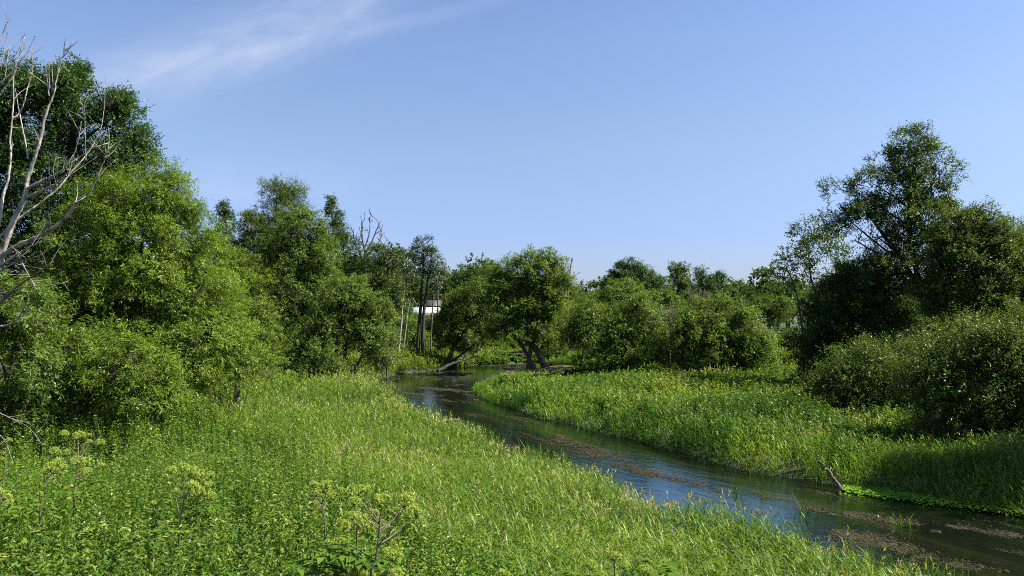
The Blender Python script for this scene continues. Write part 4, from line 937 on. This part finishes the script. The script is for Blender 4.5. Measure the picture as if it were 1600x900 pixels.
# bright cress on the water below the log, right bank
g = Geo(); cu = rng.random(5200); i = (cu * 1)
c0, c1_ = np.array([9.4, 21.3]), np.array([13.0, 18.4])
b = c0 + (c1_ - c0) * cu[:, None]; nrm_ = np.array([.62, .78])
off = rng.normal(size=5200) * .28 * (1.1 - .6 * cu) + .05
px_, py_ = b[:, 0] - nrm_[0] * off * -1, b[:, 1] + nrm_[1] * off
Pz = np.stack([px_, py_, np.maximum(H(px_, py_), 0) + rng.uniform(.01, .12, 5200)], 1)
A = norm(np.stack([rng.normal(size=5200), rng.normal(size=5200), rng.uniform(0, .6, 5200)], 1))
add_leaves(g, Pz, A, UP + rng.normal(size=(5200, 3)) * .3, rng.uniform(.05, .11, 5200), rng.uniform(.04, .08, 5200), rng.random(5200))
tag(g.build('water_cress', M['cress']), 'vivid yellow-green cress floating along the right water edge', 'cress', kind='stuff')

# brown floating weed in streaks along the current
g = Geo(); N = 420000
si = rng.uniform(0, 159, N); ti = rng.random(N)
i0 = np.minimum(si.astype(int), 158); fr = (si - i0)[:, None]
eL = EL[i0] * (1 - fr) + EL[i0 + 1] * fr; eR = ER[i0] * (1 - fr) + ER[i0 + 1] * fr
p2 = eL + (eR - eL) * ti[:, None]; s_m = np.interp(si, np.arange(160), sl)
patch = fbm(s_m * .28, ti * 6.5, 1.0, 71) * .75 + .25 * fbm(s_m * 1.1, ti * 16, 1.0, 73)
fl = np.abs(ti - .38 - .12 * np.sin(s_m * .16)) 
RAFTS = ((870, 682, 1010, 738, 1.15), (1010, 735, 1115, 764, .7), (1180, 768, 1290, 800, .6), (1300, 828, 1430, 866, 1.1), (1310, 832, 1440, 868, 1.2), (1320, 800, 1450, 826, .9), (1165, 793, 1192, 803, .25),
         (620, 612, 690, 618, .7), (660, 605, 735, 612, .8), (1420, 868, 1560, 888, .5), (1480, 820, 1600, 835, .5), (1108, 808, 1122, 812, .2), (1230, 815, 1262, 824, .3))
def raft_ends(a):
    d0, d1 = FPX * CAMZ / (a[1] - 490), FPX * CAMZ / (a[3] - 490)
    return np.array([xat(a[0], d0), d0]), np.array([xat(a[2], d1), d1])
extra = []
for a_ in RAFTS:
    A_, B_ = raft_ends(a_); m_ = int(620 * (np.linalg.norm(B_ - A_) + 1) * a_[4] * 1.8)
    t_ = rng.uniform(-.06, 1.06, m_); nv = np.array([-(B_ - A_)[1], (B_ - A_)[0]]); nv = nv / np.linalg.norm(nv)
    q = A_ + t_[:, None] * (B_ - A_) + nv * (rng.normal(size=m_) * a_[4] * .24 * (.6 + .8 * np.sin(np.clip(t_, 0, 1) * 3.14)))[:, None]
    extra.append(q[fbm(q[:, 0], q[:, 1], .55, 77) + .1 * rng.normal(size=m_) > .52])
extra = np.concatenate(extra); extra = extra[river_sd(extra[:, 0], extra[:, 1]) < 0]
want = smooth(.63, .7, patch + .09 * smooth(.3, 0, fl) - .05 + .05 * smooth(46, 60, s_m)) * (.2 + .8 * rng.random(N)) * (1 - .45 * smooth(34, 46, s_m))
kp = (rng.random(N) < want) & (p2[:, 1] > 8)
p2 = np.concatenate([p2[kp], extra]); n_ = len(p2)
near_ = np.concatenate([i0[kp], np.array([int(((mid - e) ** 2).sum(1).argmin()) for e in extra])])
fd = norm(np.gradient(mid, axis=0))[near_]; fd = np.concatenate([fd, np.zeros((n_, 1))], 1)
d = np.hypot(p2[:, 0], p2[:, 1])
A = norm(fd * rng.choice([-1, 1], n_)[:, None] + rng.normal(size=(n_, 3)) * np.array([.45, .45, .06]))
P = np.concatenate([p2, rng.uniform(.004, .022, (n_, 1))], 1)
add_leaves(g, P, A, UP + rng.normal(size=(n_, 3)) * .16, rng.uniform(.04, .12, n_) * np.maximum(1, d / 26), rng.uniform(.01, .022, n_) * np.maximum(1, d / 22), np.clip(.45 + .22 * rng.normal(size=n_), 0, 1))
tag(g.build('water_weed', M['weed']), 'brown water weed trailing in streaks on the river surface', 'water weed', kind='stuff')

# single reed tufts standing in the water
def tuft(label, px, py, n_, hh, mat, seed, spread=.12, tint=.3):
    d = FPX * CAMZ / (py - 490.0); c = np.array([xat(px, d), d, -.05]); g = Geo(); r_ = np.random.default_rng(seed)
    P = c + np.stack([r_.normal(size=n_) * spread, r_.normal(size=n_) * spread, np.zeros(n_)], 1)
    add_ribbons(g, P, r_.uniform(0, 6.283, n_), hh * r_.uniform(.5, 1.15, n_), np.full(n_, .022), r_.uniform(1.1, 1.55, n_), r_.uniform(.1, 1.1, n_), np.clip(tint + .1 * r_.normal(size=n_), 0, .7), 3, twist=r_.uniform(-.6, .6, n_) + math.pi / 2)
    tag(g.build('reed_tuft', M[mat], origin=c), label, 'reeds', 'reed tufts standing in the river')
tuft('dark upright reed tuft in the blue sky reflection', 1246, 808, 12, .62, 'sedge', 81, .13, .0)
tuft('green reed tuft over the brown weed, nearest the right edge', 1405, 818, 14, .45, 'sedge', 82, .12, .5)
tuft('sparse few-bladed reed tuft in mid river, right of the weed raft', 1149, 772, 5, .5, 'sedge', 83, .05, .0)
tuft('faint reed tuft close under the right bank above the blue reflection', 1196, 752, 9, .35, 'sedge', 84, .25, .2)
tuft('pale green reed tuft at the first bend among the weed rafts', 675, 633, 12, .6, 'sedge', 85, .25, .45)

# ------------------------------------------------------------------ angelica plants
def angelica(label, d, stem, heads, seed, r0=.0095, nodes=None, hr=1.0):
    """stem: photo points from foot to top node; heads: (px, py, radius px, start index on stem)."""
    r_ = np.random.default_rng(seed)
    P = [at(q[0], q[1], d) for q in stem]
    foot = P[0].copy(); zg = Hs(foot[0], d)
    if foot[2] > zg: foot = np.array([foot[0] + .03, d + .02, zg - .05]); P = [foot] + P
    else: P[0][2] = max(P[0][2], zg - .05)
    org = P[0].copy(); root = empty('angelica_plant', org); tag(root, label, 'wildflower')
    Q = spline(P, 20); g = Geo(); add_tube(g, Q, np.linspace(r0, r0 * .45, 20), 8)
    Us = []
    for (hx, hy, rad, f) in heads:
        dd_ = r_.uniform(-.22, .22); c = at(hx, hy, d + dd_); R_ = rad * d / FPX * hr * .88
        s0 = Q[int(f * 19)]; b0 = c - UP * R_ * .75
        md = s0 + (b0 - s0) * .5 + np.array([(b0 - s0)[0] * .05, (b0 - s0)[1] * .05, -.02 * np.linalg.norm(b0 - s0)])
        add_tube(g, spline([s0, md, b0], 10), np.linspace(r0 * .5, r0 * .24, 10), 6)
        Us.append((c, R_, b0, norm(b0 - md)))
    g.build('stem', M['stem'], root, org, smooth_shade=True)
    for (c, R_, b0, ax) in Us:
        g = Geo(); nr = 44
        u = norm(r_.normal(size=(nr * 2, 3)) + UP * .55); u = u[u[:, 2] > -.3][:nr]
        tips = c - UP * R_ * .15 + u * R_ * np.array([1, 1, .85]) * r_.uniform(.85, 1.05, (len(u), 1))
        for t in tips: add_tube(g, [b0, .5 * (b0 + t) + (t - b0) * .02, t], [.0022, .0018, .0015], 3, tint=.1)
        nf = 46; br = R_ * .17
        C = np.repeat(tips, nf, axis=0); v = norm(r_.normal(size=(len(C), 3)) + np.repeat(u, nf, axis=0) * .6)
        add_leaves(g, C + v * br * r_.uniform(.5, 1.0, (len(C), 1)), norm(r_.normal(size=C.shape)), v, br * .5 * r_.uniform(.7, 1.3, len(C)), br * .42, np.clip(.5 + .25 * r_.normal(size=len(C)), 0, 1), mid=.5, curl=0)
        g.build('umbel', M['umbel'], root, org)
    nl = 40
    for k in range(4):
        g = Geo(); s0 = Q[int((.1 + .14 * k) * 19)]; a = r_.uniform(0, 6.283)
        tip = s0 + np.array([math.sin(a) * .35, math.cos(a) * .35, .1])
        add_tube(g, spline([s0, .5 * (s0 + tip) + UP * .05, tip], 6), np.linspace(.006, .003, 6), 4, tint=.4)
        f = r_.random(nl); C = s0 + (tip - s0) * f[:, None]; sd_ = np.array([math.cos(a), -math.sin(a), 0]) * r_.choice([-1, 1], nl)[:, None]
        add_leaves(g, C + sd_ * (.08 * r_.random(nl))[:, None], norm(sd_ + (tip - s0) * .8), UP + r_.normal(size=(nl, 3)) * .25, .09 * r_.uniform(.7, 1.2, nl), .045, np.clip(.5 + .15 * r_.normal(size=nl), 0, .75))
        g.build('leaf', M['herb'], root, org)
angelica('tallest angelica in the foreground with dark forked stem and yellow-green umbels', 4.6, [(578, 935), (588, 870), (593, 825), (595, 800)],
         [(632, 783, 15, .6), (640, 800, 17, .6), (618, 800, 15, .75), (650, 802, 12, .6), (560, 766, 13, .8), (572, 765, 10, .8), (596, 782, 16, .99), (584, 803, 11, .85), (554, 784, 12, .75), (614, 866, 18, .25), (622, 898, 16, .1), (636, 775, 11, .7), (606, 900, 12, .1)], 91)
angelica('angelica left of the tallest one, reddish stem and clustered umbels', 4.9, [(548, 940), (556, 880), (558, 830), (560, 815)],
         [(560, 815, 19, .98), (575, 826, 15, .9), (536, 822, 13, .8), (566, 878, 14, .4), (560, 895, 13, .3), (578, 900, 10, .2), (550, 806, 10, .95)], 92)
angelica('small angelica leftmost of the foreground cluster', 4.7, [(545, 940), (536, 890), (526, 868), (522, 850)],
         [(514, 852, 13, .9), (534, 850, 13, .9), (538, 868, 10, .7), (518, 872, 9, .7), (530, 896, 11, .3), (505, 897, 10, .2)], 93)
angelica('faded angelica behind the foreground cluster', 6.0, [(500, 900), (508, 830), (502, 780)],
         [(505, 762, 13, .95), (495, 770, 10, .95), (515, 772, 10, .9), (533, 768, 9, .6), (490, 757, 8, .95), (512, 756, 9, .95)], 94)
angelica('full-headed angelica among the nettles, left of centre foreground', 7.0, [(280, 840), (286, 790), (292, 750)],
         [(298, 737, 14, .95), (312, 742, 12, .9), (268, 735, 10, .8), (286, 730, 10, .95), (320, 758, 13, .6), (330, 775, 10, .5), (308, 768, 12, .6), (275, 770, 9, .5), (240, 786, 6, .2), (328, 742, 9, .8), (300, 758, 11, .8)], 95)
angelica('angelica against the dark willow shade, upper left foreground', 8.5, [(115, 790), (120, 740), (122, 710)],
         [(100, 677, 8, .98), (123, 680, 10, .98), (156, 691, 8, .9), (86, 705, 9, .8), (104, 707, 7, .85), (138, 680, 5, .95), (120, 720, 11, .8), (135, 722, 12, .7), (158, 727, 7, .6), (136, 736, 9, .6), (140, 690, 5, .9)], 96)
angelica('low angelica just left of the one in the willow shade', 8.0, [(62, 810), (68, 770), (74, 745)],
         [(78, 728, 10, .95), (90, 722, 10, .95), (70, 736, 7, .8), (98, 730, 8, .9), (62, 772, 6, .5), (84, 735, 8, .9)], 97)
angelica('angelica cut off by the left edge of the picture', 7.0, [(-4, 830), (-2, 790), (2, 770)], [(6, 775, 13, .95), (-8, 768, 12, .9), (14, 786, 8, .7)], 98)
angelica('small angelica with pale heads close to the left edge under the willow', 9.5, [(5, 760), (8, 730), (8, 700)], [(13, 688, 6, .95), (2, 708, 6, .9), (5, 718, 5, .7)], 99)
for k, (hx, hy, rd, lab) in enumerate(((922, 884, 13, 'angelica umbel at the bottom edge, leftmost of the low trio right of centre'), (960, 870, 11, 'angelica umbel standing highest of the low trio right of centre'),
                                       (1008, 892, 13, 'angelica umbel at the bottom edge, rightmost of the low trio'), (790, 899, 9, 'angelica head just showing at the bottom edge below the reed meadow'))):
    angelica(lab, 5.2, [(hx + 3, 960), (hx + 2, 930), (hx, hy + 8)], [(hx, hy, rd, .98), (hx + 14, hy + 14, rd * .7, .6)], 110 + k, r0=.01)
